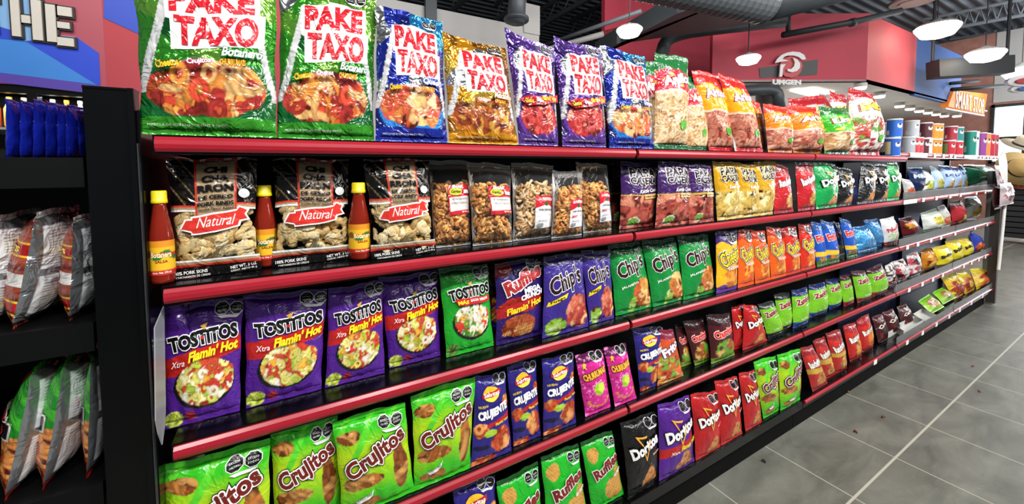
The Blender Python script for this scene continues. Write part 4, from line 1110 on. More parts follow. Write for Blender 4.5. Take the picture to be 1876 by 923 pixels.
facet([(-80, 70), (0, 71), (46, 75), (177, 155), (0, 133), (-80, 122)], 'sky', .005)
facet([(46, 75), (140, 68), (181, 97), (184, 155), (177, 155)], 'blue', .006)
facet([(-80, 30), (-10, 40), (20, 55), (62, 78), (46, 75), (0, 71), (-80, 70)], 'blue', .007)
facet([(-80, -30), (60, -30), (60, 30), (62, 60), (140, 68), (46, 75), (20, 55), (-80, 25)], 'pale', .008)
LET = solid('letter_face', '#d6d0c4', .5, var=.03); LETE = solid('letter_edge', '#2c2826', .5, var=.05)
wo = empty('raised_word', ony(70, 45, BY - .05)); tag(wo, 'raised cream letters THE with dark edges on cooler fascia', 'sign')
def letter(rects, org=ony(70, 45, BY - .05)):
    for lift, grow, mt, nm in ((.03, .014, LETE, 'letter_edge'), (.045, 0, LET, 'letter_face')):
        m = MB()
        for (xa, ya, xb, yb) in rects:
            pa_, pb_ = ony(xa, ya, BY), ony(xb, yb, BY)
            m.box((min(pa_[0], pb_[0]) - grow, BY - lift, min(pa_[2], pb_[2]) - grow), (max(pa_[0], pb_[0]) + grow, BY - .012, max(pa_[2], pb_[2]) + grow))
        o = m.build(nm, mt, wo, shift=True, loc=org); o.location = (0, 0, 0)
letter([(-34, -20, 1, 6), (-22, 6, -2, 60)])
letter([(22, -20, 44, 70), (61, 2, 84, 77), (44, 30, 61, 46)])
letter([(87, 10, 109, 80), (109, 14, 136, 34), (109, 42, 132, 56), (109, 70, 140, 88)])

# drinks cooler below the fascia
ck = empty('drinks_cooler', (-2.0, BY + .1, 0)); tag(ck, 'black-framed drinks cooler under the printed fascia', 'cooler')
def ckp(m, n, mat): o = m.build(n, mat, ck, shift=True, loc=(-2.0, BY + .1, 0)); o.location = (0, 0, 0)
m = MB(); m.box((-3.6, BY + .02, 0), (-1.2, BY + .10, .2)); m.box((-3.6, BY + .02, 2.0), (-1.2, BY + .1, 2.06))
for x in (-3.6, -2.66, -1.66 + .02, -1.2): m.box((x - .03, BY + .02, .2), (x + .03, BY + .1, 2.0))
ckp(m, 'door_frame', BLACK)
m = MB(); m.box((-3.6, BY + .75, 0), (-1.2, BY + .8, 2.06)); ckp(m, 'cooler_back', DARK)
for zz in (1.05, 1.40, 1.70):
    m = MB(); m.box((-3.6, BY + .15, zz), (-1.2, BY + .7, zz + .02)); ckp(m, 'shelf', GREYP)
R = random.Random(4)
cols = ['#e6d8b0', '#c9a05a', '#f0ece0', '#2a8a9c', '#d8b04a', '#e8e0c8', '#b8482c', '#c8d8d0']
for i in range(17):
    x = -2.72 + i * .087
    m = MB(); m.lathe([(.03, 0), (.036, .02), (.036, .16), (.014, .22), (.014, .235), (.018, .235), (.018, .265), (.012, .267)], 14)
    c = R.choice(cols); o = m.build('drink_bottle', solid('drink_' + c[1:], c, .25, var=.08), loc=(x, BY + .22, 1.721), smooth=True)
    tag(o, 'small drink bottle on the top shelf inside the cooler', 'bottle', 'bottles in the drinks cooler')

# hats and black rack beyond the far end
STRAW = solid('straw', '#c9a868', .7, var=.2, bscale=160, bump=.4); STRAW2 = solid('pale_straw', '#d6cdb4', .7, var=.15, bscale=160, bump=.4)
rk = atd(1860, 420, 6.9)
rke = empty('display_rack', (rk[0], rk[1], 0)); tag(rke, 'black slatted display rack carrying the straw hats', 'rack')
def rkp(m, n, mat): o = m.build(n, mat, rke, shift=True, loc=(rk[0], rk[1], 0)); o.location = (0, 0, 0)
ztop = atd(1860, 345, 6.9)[2]
m = MB()
for i in range(9): m.box((rk[0] - .16, rk[1] - .5, .1 + i * (ztop - .1) / 9), (rk[0] + .3, rk[1] + .16, .1 + (i + .8) * (ztop - .1) / 9))
rkp(m, 'slats', DARK)
m = MB(); m.box((rk[0] - .20, rk[1] - .52, ztop), (rk[0] + .34, rk[1] + .2, ztop + .03)); rkp(m, 'top_board', solid('rust_board', '#8a4a3c', .5, var=.1))
def hat(x, y, Z, R_, tilt, mat, lab):
    c = atd(x, y, Z); m = MB()
    m.lathe([(R_, .02), (R_ * .9, 0), (R_ * .55, .0), (R_ * .52, .03), (R_ * .48, R_ * .5), (R_ * .3, R_ * .62), (.01, R_ * .60)], 40)
    o = m.build('straw_hat', mat, loc=c, smooth=True); o.rotation_euler = tilt; tag(o, lab, 'hat', None)
    b = MB(); b.lathe([(R_ * .535, .01), (R_ * .535, .045), (R_ * .52, .05)], 40); b.build('hat_band', BBLK, o)
hat(1862, 309, 6.7, .30, (1.25, 0, -.75), STRAW, 'golden straw hat with dark band facing the aisle')
hat(1876, 268, 7.0, .30, (.5, 0, -.5), STRAW2, 'pale straw hat on top of the rack under the window')
for i in range(3):
    a = atd(1845 + i * 14, 338, 6.75); m = MB(); m.box(a - .05, a + .05); o = m.build('rust_tab', solid('rust_cloth', '#b05a48', .7, var=.1), loc=a, shift=True); tag(o, 'rust-coloured cloth square hanging below the golden hat, %s from the far post' % ORD[i], 'cloth', 'rust squares under the hat')
# crumbs on the floor
for i, (x, y) in enumerate([(1553, 718), (1619, 764), (1568, 791), (1782, 670), (1795, 716), (1399, 845)]):
    c = onz(x, y, .004); m = MB(); curl(m, (0, 0, 0), .006, .0045, random.Random(i), '#6a3a24' if i < 5 else '#1c1410', .8)
    o = m.build('dropped_crumb', FOODM, loc=c, smooth=True); tag(o, 'brown snack crumb on the tiles, %s' % ['against the kick plate', 'out on the second tile', 'on the first tile row', 'far out by the long joint', 'beyond the long grout joint', 'dark and nearest the camera'][i], 'crumb')
# ------------------------------------------------------------------ shelving run
SW = 1.22
HS = [1.3991, 1.1190, 0.8106, 0.5047, 0.1576]
def alpha_mat(name, col, alpha, rough=0.25):
    m = solid(name, col, rough, var=0.04, bscale=8)
    m.node_tree.nodes['Principled BSDF'].inputs['Alpha'].default_value = alpha
    return m
FENCE = alpha_mat('smoked_plastic', '#77797a', 0.62)
GUARD = alpha_mat('milky_acrylic', '#aeb2b6', 0.62)
KICK = solid('matt_black_kick_plate', '#0a0b0b', .65, var=.1, bscale=6, spec=.08)
TAGM = solid('price_tag_paper', '#f0f0ee', 0.5, var=0.04, bscale=200)

def rail_mb(x0, x1, y, z, hh=0.0135):
    pf = [(.008, hh), (-.001, hh), (-.0055, hh * .55), (-.0068, 0), (-.0055, -hh * .55), (-.001, -hh), (.008, -hh)]
    m = MB(); m.prism([(x0, y + a, z + b) for a, b in pf], (x1 - x0, 0, 0)); return m

def gondola(k, label):
    x0, x1 = k * SW, (k + 1) * SW
    r = empty('gondola_shelving', (x0, 0, 0)); tag(r, label, 'shelf unit', 'shelving units in the run')
    far = k >= 3
    L = np.array([x0, 0, 0])
    m = MB(); m.box((x0 + .003, .352, .02), (x1 - .003, .372, 1.40 if not far else 1.40)); m.build('back_panel', NAVY if far else BLACK, r, shift=True, loc=L).location = (0, 0, 0)
    for xx in ((x0, x1 - .024) if k == 4 else (x0,)):
        m = MB(); m.box((xx + .002, .33, 0), (xx + .022, .40, 1.42)); m.build('upright', BLACK, r, shift=True, loc=L).location = (0, 0, 0)
    m = MB(); m.box((x0 + .002, .056, 0), (x1 - .002, .35, .135)); m.build('kick_plate', KICK, r, shift=True, loc=L).location = (0, 0, 0)
    for row in range(5):
        y = RAILY[row]; zt = ZS[row]; h = HS[row]
        if far and row == 0: y = 0.08; zt = 1.446; h = 1.430
        m = MB()
        if row == 4:
            m.box((x0 + .003, y + .004, zt - .045), (x1 - .003, .35, zt))
            m.box((x0 + .003, y + .002, zt - .004), (x1 - .003, y + .010, zt - .0005))
        else:
            xe = x1 + (.40 if (k == 4 and row == 0) else -.003)
            m.box((x0 + .003, y + .004, zt - .022), (xe, .35, zt))
            m.box((x0 + .003, y + .003, zt - .036), (xe, y + .02, zt - .0005))
            for xx in (x0 + .004, x1 - .010):      # bracket cheeks
                m.prism([(xx, y + .012, zt - .03), (xx, .34, zt - .040), (xx, .34, zt - .02), (xx, y + .012, zt - .02)], (.006, 0, 0))
        s = m.build('base_deck' if row == 4 else 'shelf', BLACKG, r, shift=True, loc=L); s.location = (0, 0, 0)
        if row < 4 or k >= 2:
            rm = rail_mb(x0 + .007, x1 + (.40 if (k == 4 and row == 0) else -.007), y, h if row < 4 else h + .004, .0135 if row < 4 else .010)
            rl = rm.build('price_rail', REDR, s, shift=True, loc=L); rl.location = (0, 0, 0)
        if far and row > 0:
            m = MB(); m.box((x0 + .01, y + .001, zt + .001), (x1 - .01, y + .004, zt + .046))
            f = m.build('front_fence', FENCE, s, shift=True, loc=L); f.location = (0, 0, 0)
        if far or (k == 2 and row == 4):
            for q in TAGS[row]:
                a, b = q if isinstance(q, tuple) else (q - 3, q + 3)
                xa, xb = ony(a, 350, y - .008)[0], ony(b, 350, y - .008)[0]
                if isinstance(q, (int, float)): xm = (xa + xb) / 2; xa, xb = xm - .022, xm + .022
                if not (x0 <= (xa + xb) / 2 < x1 + (.3 if k == 4 else 0)): continue
                m = MB(); m.box((xa, y - .0105, h - .013), (xb, y - .0085, h + .014))
                t = m.build('price_tag', TAGM, s, shift=True, loc=L); t.location = (0, 0, 0)
    return r
TAGS = [[(1664, 1695), 1709, 1725, 1738, 1746, (1763, 1785), 1792, 1798, 1806, 1811, 1819, 1824, 1828],
        [(1656, 1680), 1692, 1716, 1741, 1760, 1789, 1805], [1651, 1667, 1686, 1710, 1728, 1754, 1790, 1812],
        [1649, 1674, 1698, 1717, 1735, 1773, 1787, 1800, 1812], [1617, 1675, 1703, 1728, 1751, 1770, 1791, 1811]]
for k, l in enumerate(['black shelving unit with plain red rails beside the black post', 'black shelving unit holding the green corn-script and cheese-puff bags',
                       'black shelving unit holding the lime plantain-chip bags', 'navy-backed shelving unit under the stacked canisters, smoked fences', 'navy-backed shelving unit at the far end of the run']):
    gondola(k, l)

# end upright of the run (near end) with its bracket strip
e = empty('end_upright', (-.012, .0, 0)); tag(e, 'slim black slotted upright closing the near end of shelving', 'upright')
m = MB(); m.box((-.021, .05, 0), (-.0175, .36, 1.44)); m.box((-.021, .022, 0), (-.0165, .05, 1.46)); m.build('post', BLACKG, e, shift=True, loc=(-.012, 0, 0)).location = (0, 0, 0)
m = MB(); m.box((-.0205, .012, .2), (-.0185, .022, 1.40)); m.build('edge_strip', solid('grey_metal_strip', '#4a4d50', .3, .6), e, shift=True, loc=(-.012, 0, 0)).location = (0, 0, 0)
gp = [onx(x, y, -.002) for x, y in ((284, 600), (301, 560), (304, 742), (303, 775), (298, 814), (291, 795), (286, 770))]
m = MB(); m.prism(gp, (-.0018, 0, 0)); tag(m.build('acrylic_end_guard', GUARD, loc=gp[0], shift=True), 'milky plastic end guard beside the purple prawn-bowl bag', 'shelf guard')

# ------------------------------------------------------------------ end cap beside the post
EC = empty('end_cap_shelving', (-.09, .02, 0)); tag(EC, 'black end-cap shelving with a broad black side post', 'shelf unit')
pa = ony(150, 156, .02); pb = ony(250, 160, .02)
def ecpart(m, n, mat): o = m.build(n, mat, EC, shift=True, loc=(-.09, .02, 0)); o.location = (0, 0, 0); return o
m = MB(); m.box((pa[0], .02, 0), (-.022, .045, pa[2] - .004)); m.box((pa[0], .018, pa[2] - .004), (-.022, .05, pa[2])); m.box((-.030, .014, 0), (-.022, .02, pa[2])); ecpart(m, 'side_post', BLACKG)
m = MB(); m.box((pa[0] - .004, .05, 0), (pa[0] + .02, .62, pa[2] - .01)); ecpart(m, 'back_panel', BLACK)
m = MB(); m.box((-1.0, .60, 0), (-.12, .62, 1.36)); ecpart(m, 'dark_backing', BLACK)  # black sheet added to keep the view between the shelves dark
EZ = [ony(80, 291, .075)[2], ony(60, 600, .075)[2], ony(60, 905, .075)[2]]
for z in EZ:
    m = MB(); m.box((-.85, .05, z - .028), (-.1, .60, z)); m.box((-.85, .046, z - .05), (-.1, .054, z + .002)); ecpart(m, 'shelf', BLACK)

def edge_bag(name, design, top, bot, zi, half, wid, seed, label, grp):
    """a pack seen from its side: it faces the end aisle"""
    Yn = .075
    t = ony(*top, Yn); b = ony(*bot, Yn); z = EZ[zi] + .001
    b[2] = z
    q = [np.array([t[0], Yn + wid, t[2]]), t, b, np.array([b[0], Yn + wid, z])]
    d = dict(D[design]); d['T'] = half; d.pop('Tf', None)
    o, bag, org = make_bag(name, q, ((0, 0), (170, 0), (170, 220), (0, 220)), d, seed)
    tag(o, label, 'snack bag', grp)
    return o
def d_side(kind):
    def bg(U, V, s):
        if kind == 'blue':
            A = flat(U, '#16259a', .1); paint(A, np.abs(V - .62) < .008, '#a8b4e0', .5); return A
        if kind == 'red':
            A = flat(U, '#6a1a1a'); food(A, np.ones(U.shape), U, V, ['#8c3a2c', '#a84a34', '#6a2018', '#b86a4a'], 40, 5, .7)
            paint(A, (V > .60) & (V < .735), '#a81418'); paint(A, (np.abs(V - .61) < .008) | (np.abs(V - .725) < .008), '#e6c22a')
            paint(A, (V > .35) & (V < .46), '#e4e0dc'); paint(A, (V > .12) & (V < .23), '#b01a18'); paint(A, (np.abs(V - .125) < .008) | (np.abs(V - .225) < .008), '#e6c22a')
            paint(A, inell(U, V, .78, .405, .09, .05), '#a81a20'); paint(A, inell(U, V, .78, .405, .05, .028), '#e4e0dc'); paint(A, V > .92, '#e0dcd8'); return A
        A = flat(U, '#1f8a26')
        paint(A, np.sin((U * .6 + V) * 34) > .2, '#3fb02c')
        food(A, V < .46 - .12 * (1 - U), U, V, ['#c9763a', '#b85a2a', '#e0a860', '#d98c48', '#a8481f'], 40, 6, .7)
        paint(A, V < .08, '#b8281f'); paint(A, inell(U, V, .72, .86, .1, .06), '#c8281f')
        return A
    def bk(U, V, s):
        A = flat(U, '#9a9ea2', .75)
        if kind == 'blue': return flat(U, '#16259a', .1)
        for a, b in ((.50, .88), (.10, .44)):
            p = (V > a) & (V < b) & (U > .40) & (U < .93)
            paint(A, p, '#d3d6d8', .0); paint(A, p & (np.sin(V * 260) > .35) & (U > .45) & (U < .88) & (vnoise(U, V, 30, 60, 4) > .3), '#8a8e92', 0)
        return A
    it = []
    if kind == 'red': it = [T('PRODUCTS', .60, .668, .7, .05, '#f2dc3a', bold=.05), T('Carne', .62, .175, .5, .05, '#f2dc3a', shear=.3, bold=.03)]
    if kind == 'green': it = [P([(.58, .40), (.95, .42), (.95, .56), (.56, .53)], '#e8e4e0'), P([(.60, .415), (.93, .435), (.93, .545), (.58, .515)], '#1c1416'),
                              E(.70, .475, .055, .036, '#b8281f'), E(.70, .475, .04, .026, '#1c1416'), E(.83, .49, .055, .036, '#b8281f'), E(.83, .49, .04, .026, '#1c1416'), T('ra', .72, .60, .36, .08, '#8c1c24', bold=.06, out=[('#f0ece8', .06)])]
    return dict(bg=bg, backbg=bk, items=it, mat='foil' if kind == 'red' else 'film', seals=(.04, .05), crump=1.1, backf=.9)
D['side_blue'] = d_side('blue'); D['side_red'] = d_side('red'); D['side_green'] = d_side('green')
for i, (x, yt, xb) in enumerate([(10, 181, 11), (36, 183, 36), (61, 181, 60), (83, 183, 83), (105, 190, 105), (121, 189, 121), (142, 200, 146)]):
    edge_bag('foil_bag', 'side_blue', (x, yt), (xb, 290), 0, .0105, .13, 900 + i, 'small royal blue foil bag, %s of seven counted toward the black post' % (ORD + ['seventh'])[i], 'blue foil bags on the end cap')
for i, (t, b) in enumerate([((-25, 396), (-60, 600)), ((66, 388), (20, 600)), ((134, 398), (126, 600))]):
    edge_bag('jerky_bag', 'side_red', t, b, 1, .036 if i == 2 else .045, .17, 930 + i, 'red and silver meat-snack bag, %s' % ['cut by the frame edge', 'leaning in the middle of its shelf', 'beside the broad black post'][i], 'red bags on the end cap')
for i, (t, b) in enumerate([((60, 676), (5, 905)), ((118, 660), (76, 905)), ((166, 650), (160, 905))]):
    edge_bag('chip_bag', 'side_green', t, b, 2, .026 if i == 2 else .040, .17, 950 + i, 'green striped snack bag, %s' % ['outermost on the end cap shelf', 'middle one on the end cap shelf', 'beside the broad black post'][i], 'green striped bags on the end cap')

# ------------------------------------------------------------------ hot sauce bottles
SAUCE = solid('red_sauce_glass', '#7a1e10', .08, var=.1, bscale=20)
YCAP = solid('yellow_cap', '#e6cf18', .35, var=.04)
def bottle(px, top, bot, cx_w, lab, yb=None):
    z0 = ZS[1]; b = onz(px, bot, z0); Y = b[1] + .010 if yb is None else yb
    p = ony(px, bot, Y); p[2] = z0 + .001; d = (p - CAM) @ FWD
    H = ony(px, top, Y)[2] - z0; R = cx_w / 2 * d / FPX
    r = empty('hot_sauce_bottle', p); tag(r, lab, 'bottle', 'hot sauce bottles on the second shelf')
    m = MB(); m.lathe([(R * .6, 0), (R * .95, .002), (R, .008), (R, H * .50), (R * .93, H * .56), (R * .62, H * .76), (R * .52, H * .84), (R * .52, H * .88)], 32); m.build('bottle_glass', SAUCE, r, smooth=True)
    m = MB(); m.lathe([(R * .62, H * .865), (R * .66, H * .87), (R * .66, H * .90), (R * .62, H * .905), (R * .62, H * .985), (R * .56, H)], 32); m.build('cap', YCAP, r, smooth=True)
    m = MB(); n = 48; nz = 24; V = []; C = []
    U, Z = np.meshgrid(np.linspace(0, 1, n + 1), np.linspace(0, 1, nz + 1))
    A = flat(U, '#e9b41e'); paint(A, (Z > .82), '#d98a1a'); paint(A, (Z < .16), '#b8201c'); paint(A, (np.abs(Z - .58 - .05 * np.sin(U * 25)) < .10), '#1f6a2c')
    paint(A, np.abs(Z - .58 - .03) < .03, '#b8241c')
    ang = lambda u: -math.pi / 2 + (u - .5) * 2 * math.pi * .96
    f = lambda u, z, l: np.stack([(R + .0006 + l) * np.cos(ang(u)), (R + .0006 + l) * np.sin(ang(u)), H * (.10 + .37 * z)], -1)
    m.add(f(U, Z, 0), gridF(n, nz), A.reshape(-1, 4))
    rot = math.atan2(-(CAM[0] - p[0]), CAM[1] - p[1])  # label faces roughly the aisle
    for s_, cu, cz, w_, h_, c in (('Botanera', .5, .60, .27, .17, '#f4e9b0'), ('SALSA', .5, .40, .16, .08, '#8c1c18'), ('Cont. Net. 370 ml', .5, .08, .24, .06, '#f2e6d8')):
        Vt, F = text_geo(s_, .03, 0.0, 6, 2, 2); m.add(f(cu + Vt[:, 0] * w_, cz + Vt[:, 1] * h_, .0005), F, (*lin(c), 0))
    o = m.build('label', MATTEP, r); o.rotation_euler = (0, 0, .15)
    return r
bottle(299, 350, 511, 36, 'hot sauce bottle with yellow cap, between black post and pork rinds', .046)
bottle(489, 340, 489, 37, 'hot sauce bottle with yellow cap, between first and second pork rind sacks')
bottle(660, 335, 476, 37, 'hot sauce bottle with yellow cap, its whole label showing')

# ------------------------------------------------------------------ canisters
CAP = solid('canister_lid_plastic', '#e9eaec', .3, var=.03)
def can(xr, col, lev, lab, z0, tall=False, wpx=None, acc=None, yy=.10, logo=True, qq=None):
    Y = yy
    R = .039; H = .122 if not tall else .225
    # right silhouette edge at xr
    X = ony(xr, 260, Y)[0]
    def edge(X):
        c = np.array([X, Y, 1.5]); d = (c - CAM) @ FWD
        return PPX + FPX * ((c - CAM) @ RGT) / d + R * FPX / d
    for _ in range(6):
        X = float(X + (xr - edge(X)) / ((edge(X + .01) - edge(X)) / .01))
    z = z0 + (.1235 if lev else 0) + .001
    r = empty('chip_canister', (X, Y, z)); tag(r, lab, 'canister')
    m = MB(); n = 40; nz = 20
    U, Z = np.meshgrid(np.linspace(0, 1, n + 1), np.linspace(0, 1, nz + 1))
    A = flat(U, col, .15); fr = np.abs(U - .5)
    if acc: paint(A, fr < .16, acc)
    paint(A, inell(U, Z, .5, .66, .075, .13 if not tall else .08), '#f0ece6'); paint(A, inell(U, Z, .5, .72, .05, .05), '#1c1a1e')
    paint(A, (U > .19) & (U < .27) & (Z > .10) & (Z < .36), '#dcd8cc')
    if qq: paint(A, (U > .17) & (U < .33) & (Z > .08) & (Z < .82), qq)
    ang = -math.pi / 2 + (U - .5) * 2 * math.pi
    m.add(np.stack([R * np.cos(ang), R * np.sin(ang), .004 + (H - .012) * Z], -1), gridF(n, nz), A.reshape(-1, 4))
    b = m.build('tube', MATTEP, r, smooth=True); b.rotation_euler = (0, 0, -.5)
    m = MB(); m.lathe([(R * .9, H - .010), (R * 1.03, H - .010), (R * 1.03, H - .001), (R * .95, H)], 32); m.build('lid', CAP, r, smooth=True)
    m = MB(); m.lathe([(R * .95, 0), (R * 1.02, 0), (R * 1.02, .004), (R * .95, .005)], 32); m.build('rim', solid('canister_rim_metal', '#b9bcc0', .3, .9), r, smooth=True)
z1 = ZS[0]; z2 = 1.446
can(1646, '#2060c0', 0, 'blue canister at the bottom of the stack by the red bag', z1, yy=.08, qq='#d8d0a0')
can(1648, '#2468c8', 1, 'blue canister standing on another blue canister', z1, yy=.08)
can(1632, '#8c8c8a', 0, 'dark grey canister behind the lower blue one', z1, yy=.19)
can(1634, '#b9b6ac', 1, 'pale grey canister behind the upper blue one', z1, yy=.19)
can(1673, '#aab2ba', 0, 'silver grey canister under another silver one', z2, yy=.15)
can(1679, '#b4bac0', 1, 'silver grey canister on top of its stack', z2, yy=.15)
can(1680, '#dfe2e4', 0, 'white canister with red top band, next to silver stack', z2, acc='#c23a44', yy=.14)
can(1688, '#e4e6e8', 0, 'white canister with red band, next to maroon stack', z2, acc='#c23a44', yy=.14)
can(1699, '#5c2430', 0, 'maroon canister under another maroon one', z2, yy=.15)
can(1703, '#5a2832', 1, 'maroon canister on top of its stack', z2, yy=.15)
can(1704, '#8c7aa0', 0, 'lilac and white canister beside lower maroon one', z2, acc='#e6e2ea', yy=.14)
can(1714, '#dc8c28', 0, 'orange canister, lower one nearest the maroon stack', z2, yy=.15)
can(1716, '#e0922c', 1, 'orange canister, upper one nearest the maroon stack', z2, yy=.15)
can(1722, '#dc8c28', 0, 'orange canister, lower one nearest the red stack', z2, yy=.14)
can(1723, '#e0922c', 1, 'orange canister, upper one nearest the red stack', z2, yy=.14)
can(1746, '#c42a3c', 0, 'red canister with green panel under a red canister', z2, yy=.14, qq='#7a9a5a')
can(1749, '#a83040', 1, 'dark red canister on top of its stack', z2, yy=.14)
can(1760, '#cc2c3c', 0, 'bright red canister before the tall teal one', z2, yy=.14)
can(1760, '#2a8a8c', 1, 'small teal canister on top of a red one', z2, yy=.14)
can(1784, '#1f8c7c', 0, 'tall teal canister, nearer of two', z2, True, yy=.13)
can(1789, '#2a9c9c', 0, 'tall teal canister, further of two', z2, True, yy=.13, acc='#c8e4e4')
can(1803, '#9a4a9c', 0, 'tall purple canister beyond the teal ones', z2, True, yy=.13)
can(1810, '#a890c8', 0, 'tall lilac canister beyond the purple one', z2, True, yy=.13, acc='#e6904a')
can(1818, '#cc3040', 0, 'tall red canister beyond the lilac one', z2, True, yy=.13)
can(1825, '#b84a58', 0, 'last tall red canister at the far end', z2, True, yy=.13)

# ------------------------------------------------------------------ trays, lying bags and bits on the far base shelf
TRAY = solid('white_cardboard', '#c9c9c5', .6, var=.08, bscale=30)
def tray(pxs, h, lab, n, des, rowlab):
    P0 = [onz(x, y, ZS[4] + .001) for x, y in pxs]
    for p in P0: p[1] = max(p[1], .024)
    c = sum(P0) / 4
    r = empty('cardboard_tray', c); tag(r, lab, 'tray')
    m = MB(); t = .003
    P0 = [p - c for p in P0]
    m.prism([tuple(p) for p in P0], (0, 0, t))
    for i in range(4):
        a, b = np.array(P0[i]), np.array(P0[(i + 1) % 4]); m.prism([tuple(a), tuple(b), tuple(b * .985), tuple(a * .985)], (0, 0, h))
    m.build('carton', TRAY, r)
    return c
ca = tray([(1602, 612), (1614, 627), (1650, 607), (1634, 594)], .045, 'white cardboard display tray nearest the red flame bags', 0, None, '')
cb = tray([(1639, 608), (1666, 622), (1700, 600), (1675, 590)], .05, 'white cardboard display tray with printed panel, lying askew', 0, None, '')
cc = tray([(1672, 583), (1700, 598), (1722, 586), (1690, 572)], .035, 'grey carton tray in front of the lime bags', 0, None, '')
def loose(des, pts, desc, row, seed, Y=None, lean=10, zs=None, name='snack_pouch', grp=None):
    q = quad_on(pts, row, Y, lean, zs)
    o, b, g = make_bag(name, q, pts, D[des], seed); tag(o, desc, 'snack bag', grp)
zt = ZS[4] + .006
loose('jerky', ((1597, 580), (1616, 574), (1626, 616), (1607, 622)), 'maroon jerky pouch in the nearest white tray', 4, 701, zs=zt, Y=.07, lean=16)
loose('jerky', ((1616, 572), (1636, 565), (1648, 604), (1630, 612)), 'maroon jerky pouch at far side of nearest white tray', 4, 702, zs=zt, Y=.08, lean=16)
loose('jerky', ((1643, 562), (1660, 556), (1676, 596), (1656, 606)), 'maroon jerky pouch in the askew white tray', 4, 703, zs=zt, Y=.09, lean=18)
loose('lime', ((1682, 552), (1702, 538), (1730, 562), (1706, 576)), 'lime green pouch lying beyond the trays', 4, 704, lean=48, zs=ZS[4] + .016)
loose('lime', ((1708, 536), (1726, 526), (1752, 545), (1728, 558)), 'lime green pouch lying nearer the yellow bags', 4, 705, lean=48, zs=ZS[4] + .016)
loose('yel_red', ((1722, 506), (1750, 500), (1768, 540), (1746, 546)), 'yellow and red clear bag, first of three on base shelf', 4, 706, lean=22)
loose('yel_red', ((1750, 498), (1770, 496), (1787, 532), (1766, 537)), 'yellow and red clear bag, middle of three on base shelf', 4, 707, lean=22)
loose('yel_red', ((1776, 491), (1806, 488), (1816, 519), (1788, 528)), 'yellow and red clear bag, last before the end post', 4, 708, lean=22)

# far end posts, clip strip and pole
BRN = solid('brown_grey_metal', '#39332f', .4, var=.08)
q = ony(1827, 420, .0)
m = MB(); m.box((max(q[0] - .03, 6.106), -.01, .02), (q[0] + .06, .05, 1.30)); tag(m.build('end_post', BRN, loc=(q[0], .02, 0), shift=True), 'brown-grey post closing the far end of the shelving', 'post')
m = MB(); m.box((q[0] + .12, .02, .02), (q[0] + .22, .10, 1.30)); tag(m.build('end_post', GREYP, loc=(q[0] + .17, .06, 0), shift=True), 'light grey post just beyond the brown-grey end post', 'post')
m = MB(); a = ony(1843, 352, -.03); b = ony(1829, 494, -.03); m.tube([a, (a + b) / 2 + np.array([.01, 0, 0]), b], .012, 12); tag(m.build('white_pole', WHITE, loc=b, shift=True), 'white hanging pole beside the grey end post', 'pole')
m = MB(); a = ony(1832, 292, -.03); c = ony(1840, 342, -.03)
pp = [ony(1829, 290, -.03), ony(1841, 276, -.03), ony(1846, 300, -.03), ony(1846, 345, -.03), ony(1834, 340, -.03)]
m.prism(pp, (.004, .006, 0)); tag(m.build('hanging_card', solid('pale_card', '#c9c6bc', .5), loc=pp[0], shift=True), 'pale card hanging above the silver pouches at far end', 'card')
FOILP = D['foilp'] = d_plain('#c9ced4', '#b9a8ac', ['#8c2a34', '#e6e2e0', '#5a1c24'], '', foodbox=(.5, .5, .35, .3))
D['foilp']['Tf'] = .06; D['foilp']['crump'] = 2.0
loose('foilp', ((1822, 302), (1832, 304), (1842, 345), (1828, 340)), 'silver pouch clipped nearest the green snack sack', 1, 721, zs=ony(1835, 342, -.03)[2], Y=-.05, lean=2)
loose('foilp', ((1832, 336), (1852, 334), (1857, 371), (1831, 378)), 'silver and red pouch hanging in front of the hats', 1, 722, zs=ony(1840, 375, -.06)[2], Y=-.08, lean=2)
loose('jerky', ((1820, 338), (1832, 340), (1833, 384), (1822, 380)), 'dark pouch hanging against the brown-grey post', 1, 723, zs=ony(1828, 382, -.03)[2], Y=-.045, lean=2)
# ------------------------------------------------------------------ what stands on the run of shelving
NAMES = dict(rind='pork_rind_bag', curl='fried_curl_bag')
BAGS = []      # (shelf, design, description, TL, TR, BR, BL, options)
def B(row, des, desc, TL, TR, BR, BL, **k):
    BAGS.append((row, des, desc, TL, TR, BR, BL, k))
# top shelf
g = 'large green foil party-mix bag'
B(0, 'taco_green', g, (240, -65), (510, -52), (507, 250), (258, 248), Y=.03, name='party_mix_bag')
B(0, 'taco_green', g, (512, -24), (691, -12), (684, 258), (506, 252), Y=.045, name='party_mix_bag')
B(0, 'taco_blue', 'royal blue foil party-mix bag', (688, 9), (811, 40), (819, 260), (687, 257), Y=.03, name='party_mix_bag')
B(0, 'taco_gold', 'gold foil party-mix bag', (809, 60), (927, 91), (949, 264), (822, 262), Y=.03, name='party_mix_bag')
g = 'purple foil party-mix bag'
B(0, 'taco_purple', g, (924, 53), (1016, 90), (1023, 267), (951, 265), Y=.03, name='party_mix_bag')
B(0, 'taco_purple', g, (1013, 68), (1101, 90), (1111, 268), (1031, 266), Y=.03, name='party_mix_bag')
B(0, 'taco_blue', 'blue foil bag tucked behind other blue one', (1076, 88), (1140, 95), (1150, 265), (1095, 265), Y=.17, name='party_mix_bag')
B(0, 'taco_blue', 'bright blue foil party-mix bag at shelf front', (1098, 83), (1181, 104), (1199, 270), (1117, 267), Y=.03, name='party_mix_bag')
B(0, 'ring_redgreen', 'red ring-snack bag peeping from behind', (1170, 110), (1212, 116), (1216, 266), (1182, 266), Y=.2, name='ring_snack_bag')
B(0, 'ring_redgreen', 'tall red ring-snack bag with green top', (1199, 95), (1260, 107), (1259, 271), (1198, 269), Y=.03, name='ring_snack_bag')
